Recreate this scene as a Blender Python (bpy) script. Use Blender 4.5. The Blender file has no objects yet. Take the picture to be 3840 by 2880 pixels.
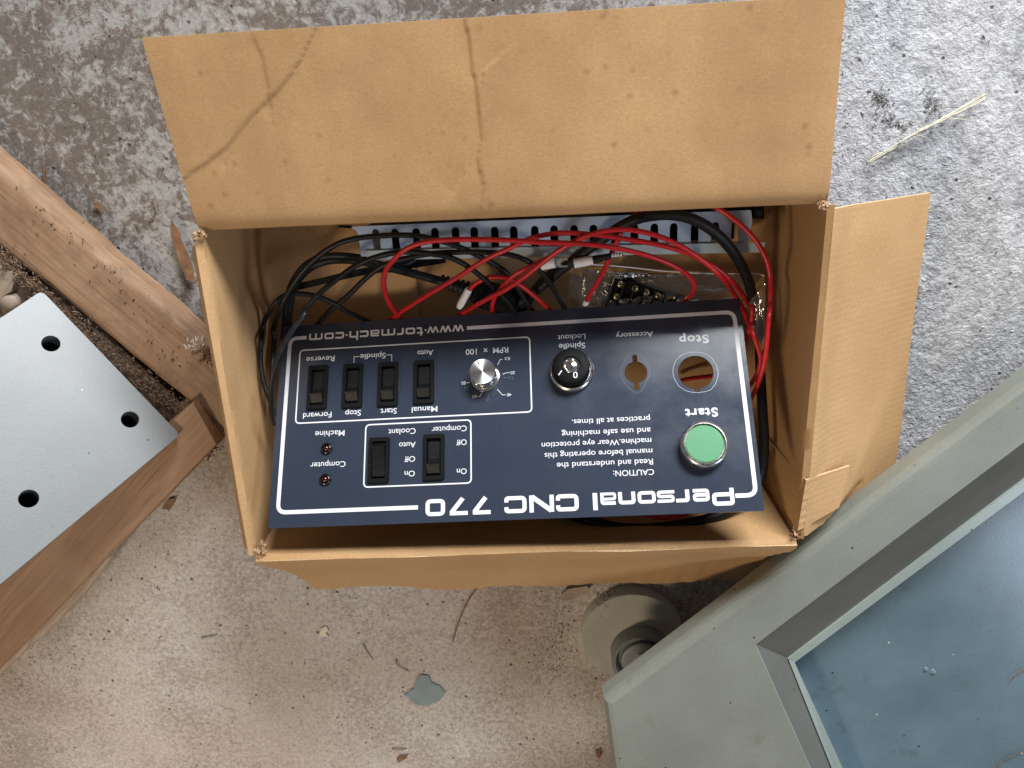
import bpy, bmesh, math, random
import numpy as np
from mathutils import Vector, Matrix
from mathutils import noise as mnoise
random.seed(7)
scene = bpy.context.scene
COL = scene.collection
# ---------------------------------------------------------------- camera
CAM = Vector((0.198983, 0.256534, 0.535850))
PX, PY, PZ = -0.32660174, 0.04232833, -0.04953320
RM = Matrix.Rotation(PZ, 3, 'Z') @ Matrix.Rotation(PY, 3, 'Y') @ Matrix.Rotation(PX, 3, 'X')
FPX = 2880.12
cd = bpy.data.cameras.new("camera")
cam = bpy.data.objects.new("camera", cd)
COL.objects.link(cam)
cam.matrix_world = Matrix.Translation(CAM) @ RM.to_4x4()
cd.sensor_fit = 'HORIZONTAL'
cd.sensor_width = 36.0
cd.lens = 36.0 * FPX / 3840.0
cd.clip_start = 0.01
cd.clip_end = 50
scene.camera = cam
# ---------------------------------------------------------------- light
w = bpy.data.worlds.new("World")
scene.world = w
w.use_nodes = True
wb = w.node_tree.nodes["Background"]
wb.inputs[0].default_value = (0.93, 0.95, 1.0, 1)
wb.inputs[1].default_value = 0.10


def area(name, loc, target, size, power, color, sy=None):
    l = bpy.data.lights.new(name, 'AREA')
    l.size = size
    l.shape = 'RECTANGLE'
    l.size_y = sy or size
    l.energy = power
    l.color = color
    o = bpy.data.objects.new(name, l)
    COL.objects.link(o)
    o.location = loc
    o.rotation_euler = (Vector(target) - Vector(loc)).to_track_quat('-Z', 'Y').to_euler()
    return o


area("open_garage_door_light", (0.72, 1.50, 0.74), (0.25, 0.1, 0.05), 0.8, 47, (0.93, 0.96, 1.0), 0.4)
area("daylight_from_the_right", (1.95, -0.85, 1.5), (0.45, 0.0, 0), 0.85, 15, (0.74, 0.83, 1.0), 0.65)
area("ceiling_bulb", (-0.55, -0.65, 1.25), (0.1, 0.0, 0), 0.25, 8.0, (1.0, 0.80, 0.58))
scene.view_settings.view_transform = 'Standard'
scene.view_settings.look = 'None'
scene.view_settings.exposure = 0.10
scene.view_settings.gamma = 1.0

S = 3840 / 2212.0


def at(x, y, z):
    """point of the ray through photograph position (x, y) at height z"""
    d = RM @ Vector(((x * S - 1920) / FPX, -(y * S - 1440) / FPX, -1.0))
    return CAM + d * ((z - CAM.z) / d.z)


# frames: enlargements of the photograph -> overview position
FR = {'A': (518.4, 403.2), 'B': (1094.5, 403.2), 'C': (547.2, 662.4), 'D': (1094.5, 633.6),
      'E': (547.2, 979.2), 'F': (1094.5, 979.2)}


def fz(fr, x, y):
    a = FR[fr]
    return a[0] + x / 3.84, a[1] + y / 3.84


# ---------------------------------------------------------------- materials
def newmat(name):
    m = bpy.data.materials.new(name)
    m.use_nodes = True
    nt = m.node_tree
    b = nt.nodes["Principled BSDF"]
    return m, nt, b


def N(nt, t, **k):
    n = nt.nodes.new(t)
    for a, v in k.items():
        if a in n.inputs.keys():
            n.inputs[a].default_value = v
        else:
            setattr(n, a, v)
    return n


def coords(nt, scale=(1, 1, 1), rot=(0, 0, 0), loc=(0, 0, 0)):
    tc = N(nt, 'ShaderNodeTexCoord')
    mp = N(nt, 'ShaderNodeMapping')
    mp.inputs['Scale'].default_value = scale
    mp.inputs['Rotation'].default_value = rot
    mp.inputs['Location'].default_value = loc
    nt.links.new(tc.outputs['Object'], mp.inputs['Vector'])
    return mp.outputs['Vector']


def coords_rot(nt, scale, ang):
    tc = N(nt, 'ShaderNodeTexCoord')
    mp = N(nt, 'ShaderNodeMapping')
    mp.vector_type = 'TEXTURE'
    mp.inputs['Scale'].default_value = tuple(1.0 / k for k in scale)
    mp.inputs['Rotation'].default_value = (0, 0, ang)
    nt.links.new(tc.outputs['Object'], mp.inputs['Vector'])
    return mp.outputs['Vector']


def noise(nt, vec, scale, detail=4, rough=0.55, dist=0.0):
    n = N(nt, 'ShaderNodeTexNoise')
    n.inputs['Scale'].default_value = scale
    n.inputs['Detail'].default_value = detail
    n.inputs['Roughness'].default_value = rough
    n.inputs['Distortion'].default_value = dist
    nt.links.new(vec, n.inputs['Vector'])
    return n.outputs['Fac']


def ramp(nt, fac, stops, interp='LINEAR'):
    r = N(nt, 'ShaderNodeValToRGB')
    r.color_ramp.interpolation = interp
    e = r.color_ramp.elements
    while len(e) < len(stops):
        e.new(0.5)
    for i, (p, c) in enumerate(stops):
        e[i].position = p
        if isinstance(c, (int, float)):
            c = (c, c, c)
        e[i].color = (*c, 1)
    nt.links.new(fac, r.inputs['Fac'])
    return r.outputs['Color']


def mix(nt, fac, a, b, mode='MIX'):
    m = N(nt, 'ShaderNodeMix')
    m.data_type = 'RGBA'
    m.blend_type = mode
    for sock, v in ((m.inputs[0], fac), (m.inputs[6], a), (m.inputs[7], b)):
        if isinstance(v, (int, float)):
            sock.default_value = v
        elif isinstance(v, tuple):
            sock.default_value = (*v, 1)
        else:
            nt.links.new(v, sock)
    return m.outputs[2]


def math_(nt, op, a, b=0.0, clamp=False):
    m = N(nt, 'ShaderNodeMath')
    m.operation = op
    m.use_clamp = clamp
    for i, v in enumerate((a, b)):
        if isinstance(v, (int, float)):
            m.inputs[i].default_value = v
        else:
            nt.links.new(v, m.inputs[i])
    return m.outputs[0]


def bump(nt, b, h, strength=0.3, dist=0.001):
    n = N(nt, 'ShaderNodeBump')
    n.inputs['Strength'].default_value = strength
    n.inputs['Distance'].default_value = dist
    nt.links.new(h, n.inputs['Height'])
    nt.links.new(n.outputs[0], b.inputs['Normal'])


def simple(name, col, rough=0.5, metal=0.0, nscale=0, namp=0.1, bmp=0.0, spec=0.5, coat=0.0):
    m, nt, b = newmat(name)
    b.inputs['Base Color'].default_value = (*col, 1)
    b.inputs['Roughness'].default_value = rough
    b.inputs['Metallic'].default_value = metal
    b.inputs['Specular IOR Level'].default_value = spec
    if coat:
        b.inputs['Coat Weight'].default_value = coat
        b.inputs['Coat Roughness'].default_value = 0.08
    if nscale:
        v = coords(nt)
        f = noise(nt, v, nscale, 5)
        lo = tuple(c * (1 - namp) for c in col)
        hi = tuple(min(1, c * (1 + namp)) for c in col)
        nt.links.new(ramp(nt, f, [(0.3, lo), (0.7, hi)]), b.inputs['Base Color'])
        nt.links.new(ramp(nt, f, [(0.3, max(0.05, rough - 0.08)), (0.7, min(1, rough + 0.08))]), b.inputs['Roughness'])
        if bmp:
            bump(nt, b, f, bmp, 0.0005)
    return m


def mat_cardboard(name, flute_axis=None, spots=False, tone=1.0):
    m, nt, b = newmat(name)
    v = coords(nt)
    big = noise(nt, v, 9, 4)
    fib = noise(nt, coords(nt, (380, 900, 900)), 1.0, 3, 0.7)
    fine = noise(nt, v, 900, 3, 0.7)
    c1 = (0.44 * tone, 0.262 * tone, 0.118 * tone)
    c2 = (0.54 * tone, 0.338 * tone, 0.165 * tone)
    c = ramp(nt, big, [(0.3, c1), (0.7, c2)])
    c = mix(nt, 0.34, c, ramp(nt, fib, [(0.3, (0.42, 0.38, 0.33)), (0.7, (0.62, 0.6, 0.57))]), 'OVERLAY')
    c = mix(nt, 0.3, c, ramp(nt, fine, [(0.3, 0.3), (0.75, 0.72)]), 'OVERLAY')
    if spots:
        vo = N(nt, 'ShaderNodeTexVoronoi')
        vo.inputs['Scale'].default_value = 85
        nt.links.new(v, vo.inputs['Vector'])
        sp = ramp(nt, vo.outputs['Distance'], [(0.05, 1.0), (0.22, 0.0)])
        gate = ramp(nt, noise(nt, v, 20, 2), [(0.48, 0.0), (0.60, 1.0)])
        f = math_(nt, 'MULTIPLY', math_(nt, 'MULTIPLY', sp, gate), 0.45)
        c = mix(nt, f, c, (0.22, 0.09, 0.03))
        sm = ramp(nt, noise(nt, coords(nt, (9, 3, 3)), 2.2, 5, 0.6), [(0.42, 0.0), (0.68, 0.35)])
        c = mix(nt, sm, c, (0.30, 0.165, 0.075))
    nt.links.new(c, b.inputs['Base Color'])
    b.inputs['Roughness'].default_value = 0.62
    b.inputs['Specular IOR Level'].default_value = 0.35
    h = math_(nt, 'MULTIPLY', fib, 0.10)
    if flute_axis is not None:
        wv = N(nt, 'ShaderNodeTexWave')
        wv.bands_direction = 'XYZ'[flute_axis]
        wv.inputs['Scale'].default_value = 1 / 0.0064 / 3.14159 / 2 * 3.14159 / 1.0
        wv.inputs['Distortion'].default_value = 1.2
        wv.inputs['Detail'].default_value = 2
        wv.inputs['Detail Scale'].default_value = 0.6
        nt.links.new(v, wv.inputs['Vector'])
        amp = ramp(nt, noise(nt, v, 14, 2), [(0.35, 0.02), (0.7, 0.3)])
        h = math_(nt, 'ADD', h, math_(nt, 'MULTIPLY', wv.outputs['Fac'], amp))
    bump(nt, b, h, 0.35, 0.0006)
    return m


def mat_concrete():
    m, nt, b = newmat("concrete")
    v = coords(nt)
    sep = N(nt, 'ShaderNodeSeparateXYZ')
    nt.links.new(v, sep.inputs[0])
    n1 = noise(nt, v, 9, 5, 0.6)
    n2 = noise(nt, v, 110, 6, 0.72, 0.6)
    n3 = noise(nt, v, 420, 4, 0.7)
    nbig = noise(nt, v, 5, 4, 0.6)
    # stained smooth slab (left and front)
    pale = mix(nt, ramp(nt, nbig, [(0.35, 0.0), (0.65, 1.0)]), (0.465, 0.41, 0.345), (0.60, 0.555, 0.495))
    pk = ramp(nt, noise(nt, coords(nt, (1, 1, 1), (0, 0, 0), (3, 5, 0)), 6, 3), [(0.5, 0.0), (0.7, 0.6)])
    pale = mix(nt, pk, pale, (0.50, 0.375, 0.32))
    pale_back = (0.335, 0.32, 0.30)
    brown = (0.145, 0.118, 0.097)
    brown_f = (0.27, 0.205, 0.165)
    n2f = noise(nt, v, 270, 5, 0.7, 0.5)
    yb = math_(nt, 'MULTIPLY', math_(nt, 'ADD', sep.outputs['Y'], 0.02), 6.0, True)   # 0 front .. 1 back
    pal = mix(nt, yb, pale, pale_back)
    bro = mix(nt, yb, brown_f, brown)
    thr = math_(nt, 'ADD', n2, math_(nt, 'MULTIPLY', math_(nt, 'SUBTRACT', n1, 0.5), 0.75))
    thrb = math_(nt, 'ADD', math_(nt, 'MULTIPLY', thr, 0.7), math_(nt, 'MULTIPLY', n2f, 0.3))
    stain_b = ramp(nt, thrb, [(0.44, 0.0), (0.54, 1.0)])
    thrf = math_(nt, 'ADD', n2f, math_(nt, 'MULTIPLY', math_(nt, 'SUBTRACT', n1, 0.5), 0.7))
    stain_f = ramp(nt, thrf, [(0.46, 0.0), (0.62, 0.6)])
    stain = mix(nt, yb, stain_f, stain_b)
    left = mix(nt, stain, pal, bro)
    # rough pale slab (right)
    right = ramp(nt, n2, [(0.3, (0.30, 0.30, 0.31)), (0.5, (0.57, 0.57, 0.585)), (0.72, (0.80, 0.80, 0.81))])
    pt = ramp(nt, n1, [(0.3, 0.0), (0.5, 0.45)])
    right = mix(nt, pt, right, ramp(nt, n2, [(0.3, (0.19, 0.185, 0.18)), (0.7, (0.42, 0.42, 0.42))]))
    mx = math_(nt, 'ADD', math_(nt, 'MULTIPLY', math_(nt, 'SUBTRACT', sep.outputs['X'], 0.27), 8.0),
               math_(nt, 'MULTIPLY', math_(nt, 'SUBTRACT', n1, 0.5), 1.6))
    my = math_(nt, 'MULTIPLY', math_(nt, 'ADD', sep.outputs['Y'], 0.09), 12.0, True)
    rm = math_(nt, 'MULTIPLY', ramp(nt, mx, [(0.0, 0.0), (1.0, 1.0)]), my)
    c = mix(nt, rm, left, right)
    grain = ramp(nt, n3, [(0.3, 0.28), (0.7, 0.74)])
    c = mix(nt, 0.55, c, grain, 'OVERLAY')
    # dark pits
    vo = N(nt, 'ShaderNodeTexVoronoi')
    vo.inputs['Scale'].default_value = 95
    nt.links.new(v, vo.inputs['Vector'])
    pit = ramp(nt, vo.outputs['Distance'], [(0.07, 1.0), (0.14, 0.0)])
    pg = ramp(nt, noise(nt, v, 60, 2), [(0.52, 0.0), (0.58, 1.0)])
    pf = math_(nt, 'MULTIPLY', math_(nt, 'MULTIPLY', pit, pg), 0.85)
    c = mix(nt, pf, c, (0.045, 0.035, 0.03))
    nt.links.new(c, b.inputs['Base Color'])
    nt.links.new(ramp(nt, rm, [(0, 0.72), (1, 0.5)]), b.inputs['Roughness'])
    hr = math_(nt, 'MULTIPLY', math_(nt, 'ADD', math_(nt, 'MULTIPLY', noise(nt, v, 190, 4, 0.65, 0.4), 2.2), n3), rm)
    hl = math_(nt, 'ADD', math_(nt, 'MULTIPLY', n2, 0.35), math_(nt, 'MULTIPLY', n3, 0.25))
    bump(nt, b, math_(nt, 'SUBTRACT', math_(nt, 'ADD', hr, hl), pf), 0.75, 0.0017)
    return m


def mat_wood(name, ang, c1, c2, c3, dirt=0.4):
    m, nt, b = newmat(name)
    v = coords_rot(nt, (14, 330, 200), ang)
    v2 = coords_rot(nt, (5, 80, 60), ang)
    g = noise(nt, v, 1.0, 5, 0.6, 0.6)
    g2 = noise(nt, v2, 1.0, 3, 0.5, 1.2)
    c = ramp(nt, g, [(0.25, c2), (0.55, c1), (0.8, c3)])
    c = mix(nt, ramp(nt, g2, [(0.35, 0.55), (0.6, 0.0)]), c, c2)
    g3 = noise(nt, coords_rot(nt, (9, 620, 500), ang), 1.0, 3, 0.6, 0.3)
    c = mix(nt, ramp(nt, g3, [(0.62, 0.0), (0.72, 0.55)]), c, (0.10, 0.06, 0.035))
    d = noise(nt, coords(nt), 28, 6, 0.7)
    c = mix(nt, math_(nt, 'MULTIPLY', ramp(nt, d, [(0.5, 0.0), (0.72, 1.0)]), dirt), c, (0.09, 0.06, 0.04))
    pale = noise(nt, coords(nt), 11, 3)
    c = mix(nt, ramp(nt, pale, [(0.5, 0.0), (0.75, 0.25)]), c, (0.50, 0.36, 0.24))
    nt.links.new(c, b.inputs['Base Color'])
    b.inputs['Roughness'].default_value = 0.65
    bump(nt, b, math_(nt, 'ADD', g, math_(nt, 'MULTIPLY', d, 0.5)), 0.4, 0.0008)
    return m


def mat_paint(name, col, rough, dirtcol=(0.12, 0.10, 0.07), dirt=0.5, coat=0.0, mott=0.12, specks=True):
    m, nt, b = newmat(name)
    v = coords(nt)
    f = noise(nt, v, 12, 5)
    lo = tuple(c * (1 - mott) for c in col)
    hi = tuple(min(1, c * (1 + mott)) for c in col)
    c = ramp(nt, f, [(0.3, lo), (0.7, hi)])
    peel = noise(nt, v, 750, 2)
    c = mix(nt, 0.2, c, ramp(nt, peel, [(0.3, 0.35), (0.7, 0.65)]), 'OVERLAY')
    sm = math_(nt, 'MULTIPLY', ramp(nt, noise(nt, v, 30, 6, 0.7), [(0.6, 0.0), (0.78, 1.0)]), dirt)
    c = mix(nt, sm, c, dirtcol)
    if specks:
        for sc, thr, colr in ((70, 0.075, (0.03, 0.025, 0.02)), (48, 0.045, (0.7, 0.7, 0.68))):
            vo = N(nt, 'ShaderNodeTexVoronoi')
            vo.inputs['Scale'].default_value = sc
            nt.links.new(v, vo.inputs['Vector'])
            s = ramp(nt, vo.outputs['Distance'], [(thr * 0.6, 1.0), (thr, 0.0)])
            gt = ramp(nt, noise(nt, v, sc * 0.7, 1), [(0.5, 0.0), (0.56, 1.0)])
            c = mix(nt, math_(nt, 'MULTIPLY', s, gt), c, colr)
    nt.links.new(c, b.inputs['Base Color'])
    b.inputs['Roughness'].default_value = rough
    b.inputs['Coat Weight'].default_value = coat
    b.inputs['Coat Roughness'].default_value = 0.2
    bump(nt, b, math_(nt, 'ADD', peel, math_(nt, 'MULTIPLY', f, 2.0)), 0.12, 0.0005)
    return m


M = {}
M['card'] = mat_cardboard("cardboard", None)
M['card_flap'] = mat_cardboard("cardboard_spotted", None, True)
M['card_right'] = mat_cardboard("cardboard_fluted", 1)
M['card_edge'] = simple("cardboard_cut_edge", (0.62, 0.44, 0.25), 0.8, 0, 900, 0.3)
M['flute'] = simple("cardboard_fluting", (0.34, 0.20, 0.10), 0.8)
M['concrete'] = mat_concrete()
M['red'] = simple("red_wire_sheath", (0.52, 0.012, 0.016), 0.38, 0, 300, 0.12, 0.05)
M['black'] = simple("black_wire_sheath", (0.009, 0.009, 0.0095), 0.45, 0, 260, 0.3, 0.05, 0.3)
M['cord'] = simple("black_rubber_cord", (0.008, 0.008, 0.008), 0.5, 0, 400, 0.3, 0.08, 0.3)
M['gloss_black'] = simple("gloss_black_cord", (0.01, 0.01, 0.01), 0.22)
M['plastic'] = simple("black_switch_plastic", (0.004, 0.004, 0.0042), 0.6, 0, 700, 0.25, 0.06, 0.16)
M['rocker'] = simple("black_rocker_plastic", (0.0065, 0.0066, 0.007), 0.45, 0, 700, 0.2, 0.05, 0.3)
M['chrome'] = simple("chrome", (0.80, 0.79, 0.77), 0.16, 1.0)
M['satin'] = simple("satin_aluminium", (0.68, 0.67, 0.65), 0.3, 1.0, 300, 0.08)
M['green'] = simple("green_button_plastic", (0.085, 0.30, 0.135), 0.55, 0, 120, 0.08, 0.03)
M['led'] = simple("dark_red_lens", (0.05, 0.002, 0.003), 0.08, 0, coat=1.0)
M['print'] = simple("white_print", (0.78, 0.79, 0.80), 0.35, 0, 500, 0.05)
M['dimprint'] = simple("grey_print", (0.10, 0.12, 0.16), 0.4)
M['duct'] = simple("blue_grey_duct_plastic", (0.38, 0.50, 0.69), 0.4, 0, 60, 0.1)
M['duct_lip'] = simple("pale_duct_plastic", (0.40, 0.50, 0.56), 0.4, 0, 60, 0.1)
M['white'] = simple("white_sleeve", (0.75, 0.74, 0.74), 0.5, 0, 300, 0.08)
M['brass'] = simple("brass_screw", (0.50, 0.43, 0.20), 0.35, 1.0)
M['straw'] = simple("pale_straw", (0.72, 0.67, 0.50), 0.6, 0, 200, 0.2)
M['twig'] = simple("brown_splinter", (0.20, 0.105, 0.05), 0.7, 0, 160, 0.4, 0.2)
M['debris'] = simple("dark_debris", (0.05, 0.032, 0.024), 0.8)
M['crumb'] = simple("sawdust", (0.17, 0.105, 0.062), 0.85, 0, 300, 0.6)
M['white_speck'] = simple("white_speck", (0.8, 0.78, 0.72), 0.6)
M['chip'] = simple("grey_paint_chip", (0.24, 0.30, 0.30), 0.4, 0, 80, 0.08)
M['beige'] = simple("beige_scrap", (0.42, 0.32, 0.24), 0.7, 0, 60, 0.1)
M['plate'] = mat_paint("grey_painted_plate", (0.205, 0.215, 0.21), 0.45, (0.12, 0.11, 0.10), 0.45, 0.1, 0.08)
M['frame'] = mat_paint("grey_green_paint", (0.228, 0.243, 0.208), 0.42, (0.14, 0.12, 0.08), 0.55, 0.15, 0.12)
M['ledge'] = mat_paint("dirty_shaded_grey_green_paint", (0.13, 0.13, 0.11), 0.5, (0.06, 0.05, 0.035), 0.7, 0.1, 0.15)  # base colour darkened for the bevel's shade as well as its dirt
M['lip'] = mat_paint("pale_green_grey_paint", (0.29, 0.345, 0.315), 0.4, (0.16, 0.15, 0.11), 0.3, 0.2, 0.1)
M['blue'] = mat_paint("blue_tray_paint", (0.115, 0.175, 0.205), 0.27, (0.06, 0.075, 0.08), 0.75, 0.35, 0.22)
M['foot'] = mat_paint("dusty_grey_paint", (0.46, 0.455, 0.39), 0.55, (0.16, 0.08, 0.05), 0.9, 0, 0.12)
M['duct_in'] = simple('shaded_duct_interior', (0.035, 0.04, 0.055), 0.6)  # near-black puts shade and dark wires inside the duct into the colour
M['dark'] = simple("dark_underside", (0.02, 0.02, 0.02), 0.8)


def mat_panel():
    m, nt, b = newmat("navy_panel_overlay")
    v = coords(nt)
    f = noise(nt, v, 16, 4)
    c = ramp(nt, f, [(0.3, (0.029, 0.038, 0.059)), (0.7, (0.037, 0.047, 0.070))])
    dust = ramp(nt, noise(nt, v, 1500, 2, 0.6), [(0.70, 0.0), (0.80, 0.28)])
    c = mix(nt, dust, c, (0.25, 0.27, 0.30))
    smear = ramp(nt, noise(nt, coords(nt, (30, 9, 9)), 1.5, 5, 0.7), [(0.6, 0.0), (0.85, 0.12)])
    c = mix(nt, smear, c, (0.22, 0.24, 0.28))
    nt.links.new(c, b.inputs['Base Color'])
    nt.links.new(ramp(nt, noise(nt, v, 35, 5, 0.65), [(0.3, 0.14), (0.75, 0.27)]), b.inputs['Roughness'])
    b.inputs['Specular IOR Level'].default_value = 0.45
    bump(nt, b, noise(nt, v, 14, 2), 0.05, 0.002)
    return m


M['panel'] = mat_panel()


def mat_film():
    m, nt, b = newmat("clear_plastic_film")
    nt.nodes.remove(b)
    out = [n for n in nt.nodes if n.type == 'OUTPUT_MATERIAL'][0]
    tr = N(nt, 'ShaderNodeBsdfTransparent')
    tr.inputs[0].default_value = (0.93, 0.92, 0.90, 1)
    gl = N(nt, 'ShaderNodeBsdfGlossy')
    gl.inputs['Roughness'].default_value = 0.07
    gl.inputs[0].default_value = (1, 0.98, 0.94, 1)
    df = N(nt, 'ShaderNodeBsdfDiffuse')
    df.inputs[0].default_value = (0.7, 0.68, 0.64, 1)
    v = coords(nt)
    bn = N(nt, 'ShaderNodeBump')
    bn.inputs['Strength'].default_value = 0.5
    bn.inputs['Distance'].default_value = 0.002
    nt.links.new(noise(nt, v, 55, 3, 0.5, 1.0), bn.inputs['Height'])
    nt.links.new(bn.outputs[0], gl.inputs['Normal'])
    fr = N(nt, 'ShaderNodeFresnel')
    fr.inputs[0].default_value = 1.5
    nt.links.new(bn.outputs[0], fr.inputs['Normal'])
    m1 = N(nt, 'ShaderNodeMixShader')
    m1.inputs[0].default_value = 0.07
    nt.links.new(tr.outputs[0], m1.inputs[1])
    nt.links.new(df.outputs[0], m1.inputs[2])
    m2 = N(nt, 'ShaderNodeMixShader')
    nt.links.new(math_(nt, 'MULTIPLY', fr.outputs[0], 2.6, True), m2.inputs[0])
    nt.links.new(m1.outputs[0], m2.inputs[1])
    nt.links.new(gl.outputs[0], m2.inputs[2])
    nt.links.new(m2.outputs[0], out.inputs['Surface'])
    return m


M['film'] = mat_film()


# ---------------------------------------------------------------- object helpers
def tag(o, label=None, cat=None, group=None, kind=None):
    if label: o['label'] = label
    if cat: o['category'] = cat
    if group: o['group'] = group
    if kind: o['kind'] = kind
    return o


def empty(name, loc, label, cat, group=None):
    o = bpy.data.objects.new(name, None)
    o.empty_display_size = 0.01
    COL.objects.link(o)
    o.location = loc
    return tag(o, label, cat, group)


def link(name, me, mat, parent=None, smooth=False, world=True):
    """mesh in world space; a child is moved back by its parent's location so that it stays there"""
    if mat: me.materials.append(mat)
    if smooth:
        for p in me.polygons: p.use_smooth = True
        me.set_sharp_from_angle(angle=math.radians(42))
    o = bpy.data.objects.new(name, me)
    COL.objects.link(o)
    if parent:
        o.parent = parent
        if world:
            q = parent
            t = Vector((0, 0, 0))
            while q:
                t += q.location
                q = q.parent
            o.location = -t
    return o


def mesh(name, verts, faces, mat, parent=None, smooth=False, world=True, recalc=False):
    me = bpy.data.meshes.new(name)
    me.from_pydata([tuple(v) for v in verts], [], faces)
    if recalc:
        bm = bmesh.new(); bm.from_mesh(me)
        bmesh.ops.recalc_face_normals(bm, faces=bm.faces)
        bm.to_mesh(me); bm.free()
    me.update()
    return link(name, me, mat, parent, smooth, world)


def join(parts):
    V, F = [], []
    for v, f in parts:
        k = len(V)
        V += list(v)
        F += [tuple(i + k for i in q) for q in f]
    return V, F


def catmull(pts, n=8):
    P = [Vector(p) for p in pts]
    P = [P[0] * 2 - P[1]] + P + [P[-1] * 2 - P[-2]]
    out = []
    for i in range(1, len(P) - 2):
        a, b, c, d = P[i - 1:i + 3]
        for k in range(n):
            t = k / n
            out.append(0.5 * ((2 * b) + (c - a) * t + (2 * a - 5 * b + 4 * c - d) * t * t + (3 * b - a - 3 * c + d) * t ** 3))
    out.append(P[-2])
    return out


def tube(path, r, seg=10, cap=True):
    """r: number or function of 0..1"""
    V, F = [], []
    n = len(path)
    up = Vector((0, 0, 1))
    T = [(path[min(i + 1, n - 1)] - path[max(i - 1, 0)]).normalized() for i in range(n)]
    x = T[0].cross(up)
    if x.length < 1e-4: x = Vector((1, 0, 0))
    x.normalize()
    for i in range(n):
        x = (x - T[i] * x.dot(T[i])).normalized()
        y = T[i].cross(x)
        rr = r(i / (n - 1)) if callable(r) else r
        for k in range(seg):
            a = 2 * math.pi * k / seg
            V.append(path[i] + x * math.cos(a) * rr + y * math.sin(a) * rr)
    for i in range(n - 1):
        for k in range(seg):
            a, b = i * seg + k, i * seg + (k + 1) % seg
            F.append((a, b, b + seg, a + seg))
    if cap:
        F.append(tuple(range(seg - 1, -1, -1)))
        F.append(tuple((n - 1) * seg + k for k in range(seg)))
    return V, F


def prism(poly, z0, z1, xf=None, bevel=0.0):
    """closed solid from 2-D outline"""
    n = len(poly)
    pts = [Vector((p[0], p[1], 0)) for p in poly]
    rings = [(0, z0)]
    if bevel:
        rings += [(0, z1 - bevel), (bevel * 0.35, z1 - bevel * 0.3), (bevel, z1)]
    else:
        rings += [(0, z1)]
    cen = sum(pts, Vector()) / n
    V, F = [], []
    for ins, z in rings:
        for i, p in enumerate(pts):
            q = p
            if ins:
                e1 = (pts[i] - pts[i - 1]).normalized(); e2 = (pts[(i + 1) % n] - pts[i]).normalized()
                nn = Vector((-(e1.y + e2.y), e1.x + e2.x, 0))
                if nn.length > 1e-6: nn.normalize()
                if nn.dot(cen - p) < 0: nn = -nn
                q = p + nn * ins
            V.append(Vector((q.x, q.y, z)))
    k = len(rings)
    for j in range(k - 1):
        for i in range(n):
            a, b = j * n + i, j * n + (i + 1) % n
            F.append((a, b, b + n, a + n))
    F.append(tuple(range(n - 1, -1, -1)))
    F.append(tuple((k - 1) * n + i for i in range(n)))
    if xf: V = [xf @ v for v in V]
    return V, F


def circle(r, n=40, cx=0, cy=0):
    return [(cx + r * math.cos(2 * math.pi * i / n), cy + r * math.sin(2 * math.pi * i / n)) for i in range(n)]


def lathe(prof, seg=48, cx=0, cy=0, rfun=None, close=True):
    V, F = [], []
    for (r, z) in prof:
        for k in range(seg):
            a = 2 * math.pi * k / seg
            rr = r * (rfun(a, z) if rfun else 1)
            V.append(Vector((cx + rr * math.cos(a), cy + rr * math.sin(a), z)))
    for j in range(len(prof) - 1):
        for k in range(seg):
            a, b = j * seg + k, j * seg + (k + 1) % seg
            F.append((a, b, b + seg, a + seg))
    if close and prof[-1][0] > 1e-6:
        F.append(tuple((len(prof) - 1) * seg + k for k in range(seg)))
    return V, F


def roundrect(w, h, r, n=6, cx=0, cy=0):
    out = []
    for sx, sy, a0 in ((1, 1, 0), (-1, 1, 90), (-1, -1, 180), (1, -1, 270)):
        for k in range(n + 1):
            a = math.radians(a0 + 90 * k / n)
            out.append((cx + sx * (w / 2 - r) + r * math.cos(a), cy + sy * (h / 2 - r) + r * math.sin(a)))
    return out


def fillet(pts, r, closed=False, n=5):
    out = []
    m = len(pts)
    for i, p in enumerate(pts):
        p = Vector((p[0], p[1]))
        if not closed and i in (0, m - 1):
            out.append(p); continue
        a = Vector(pts[i - 1][:2]) - p
        b = Vector(pts[(i + 1) % m][:2]) - p
        rr = min(r, a.length * 0.48, b.length * 0.48)
        A, B = p + a.normalized() * rr, p + b.normalized() * rr
        for k in range(n + 1):
            t = k / n
            out.append(A * (1 - t) ** 2 + p * 2 * t * (1 - t) + B * t * t)
    return out


def ribbon2(pts, wd, z, closed=False, inner_square=False):
    """flat line of a width in the plane z with mitred joints"""
    P = [Vector((p[0], p[1])) for p in pts]
    n = len(P)
    V, F = [], []
    for i in range(n):
        if closed:
            a, b = P[i - 1], P[(i + 1) % n]
        else:
            a, b = P[max(i - 1, 0)], P[min(i + 1, n - 1)]
        e1 = (P[i] - a); e2 = (b - P[i])
        if e1.length < 1e-9: e1 = e2
        if e2.length < 1e-9: e2 = e1
        e1.normalize(); e2.normalize()
        t = e1 + e2
        t.normalize()
        nn = Vector((-t.y, t.x))
        c = max(0.35, nn.dot(Vector((-e1.y, e1.x))))
        d = nn * (wd / 2 / c)
        V += [Vector((*(P[i] + d), z)), Vector((*(P[i] - d), z))]
    for i in range(n - (0 if closed else 1)):
        j = (i + 1) % n
        F.append((2 * i, 2 * i + 1, 2 * j + 1, 2 * j))
    return V, F


# ================================================================ THE GROUND
gv = [(-1.6, -1.6, -0.0032), (2.0, -1.6, -0.0032), (2.0, 1.9, -0.0032), (-1.6, 1.9, -0.0032)]
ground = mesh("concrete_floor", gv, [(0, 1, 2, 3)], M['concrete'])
tag(ground, "worn concrete floor, brown stained on the left and rough pale grey on the right", None, None, 'structure')

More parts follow.
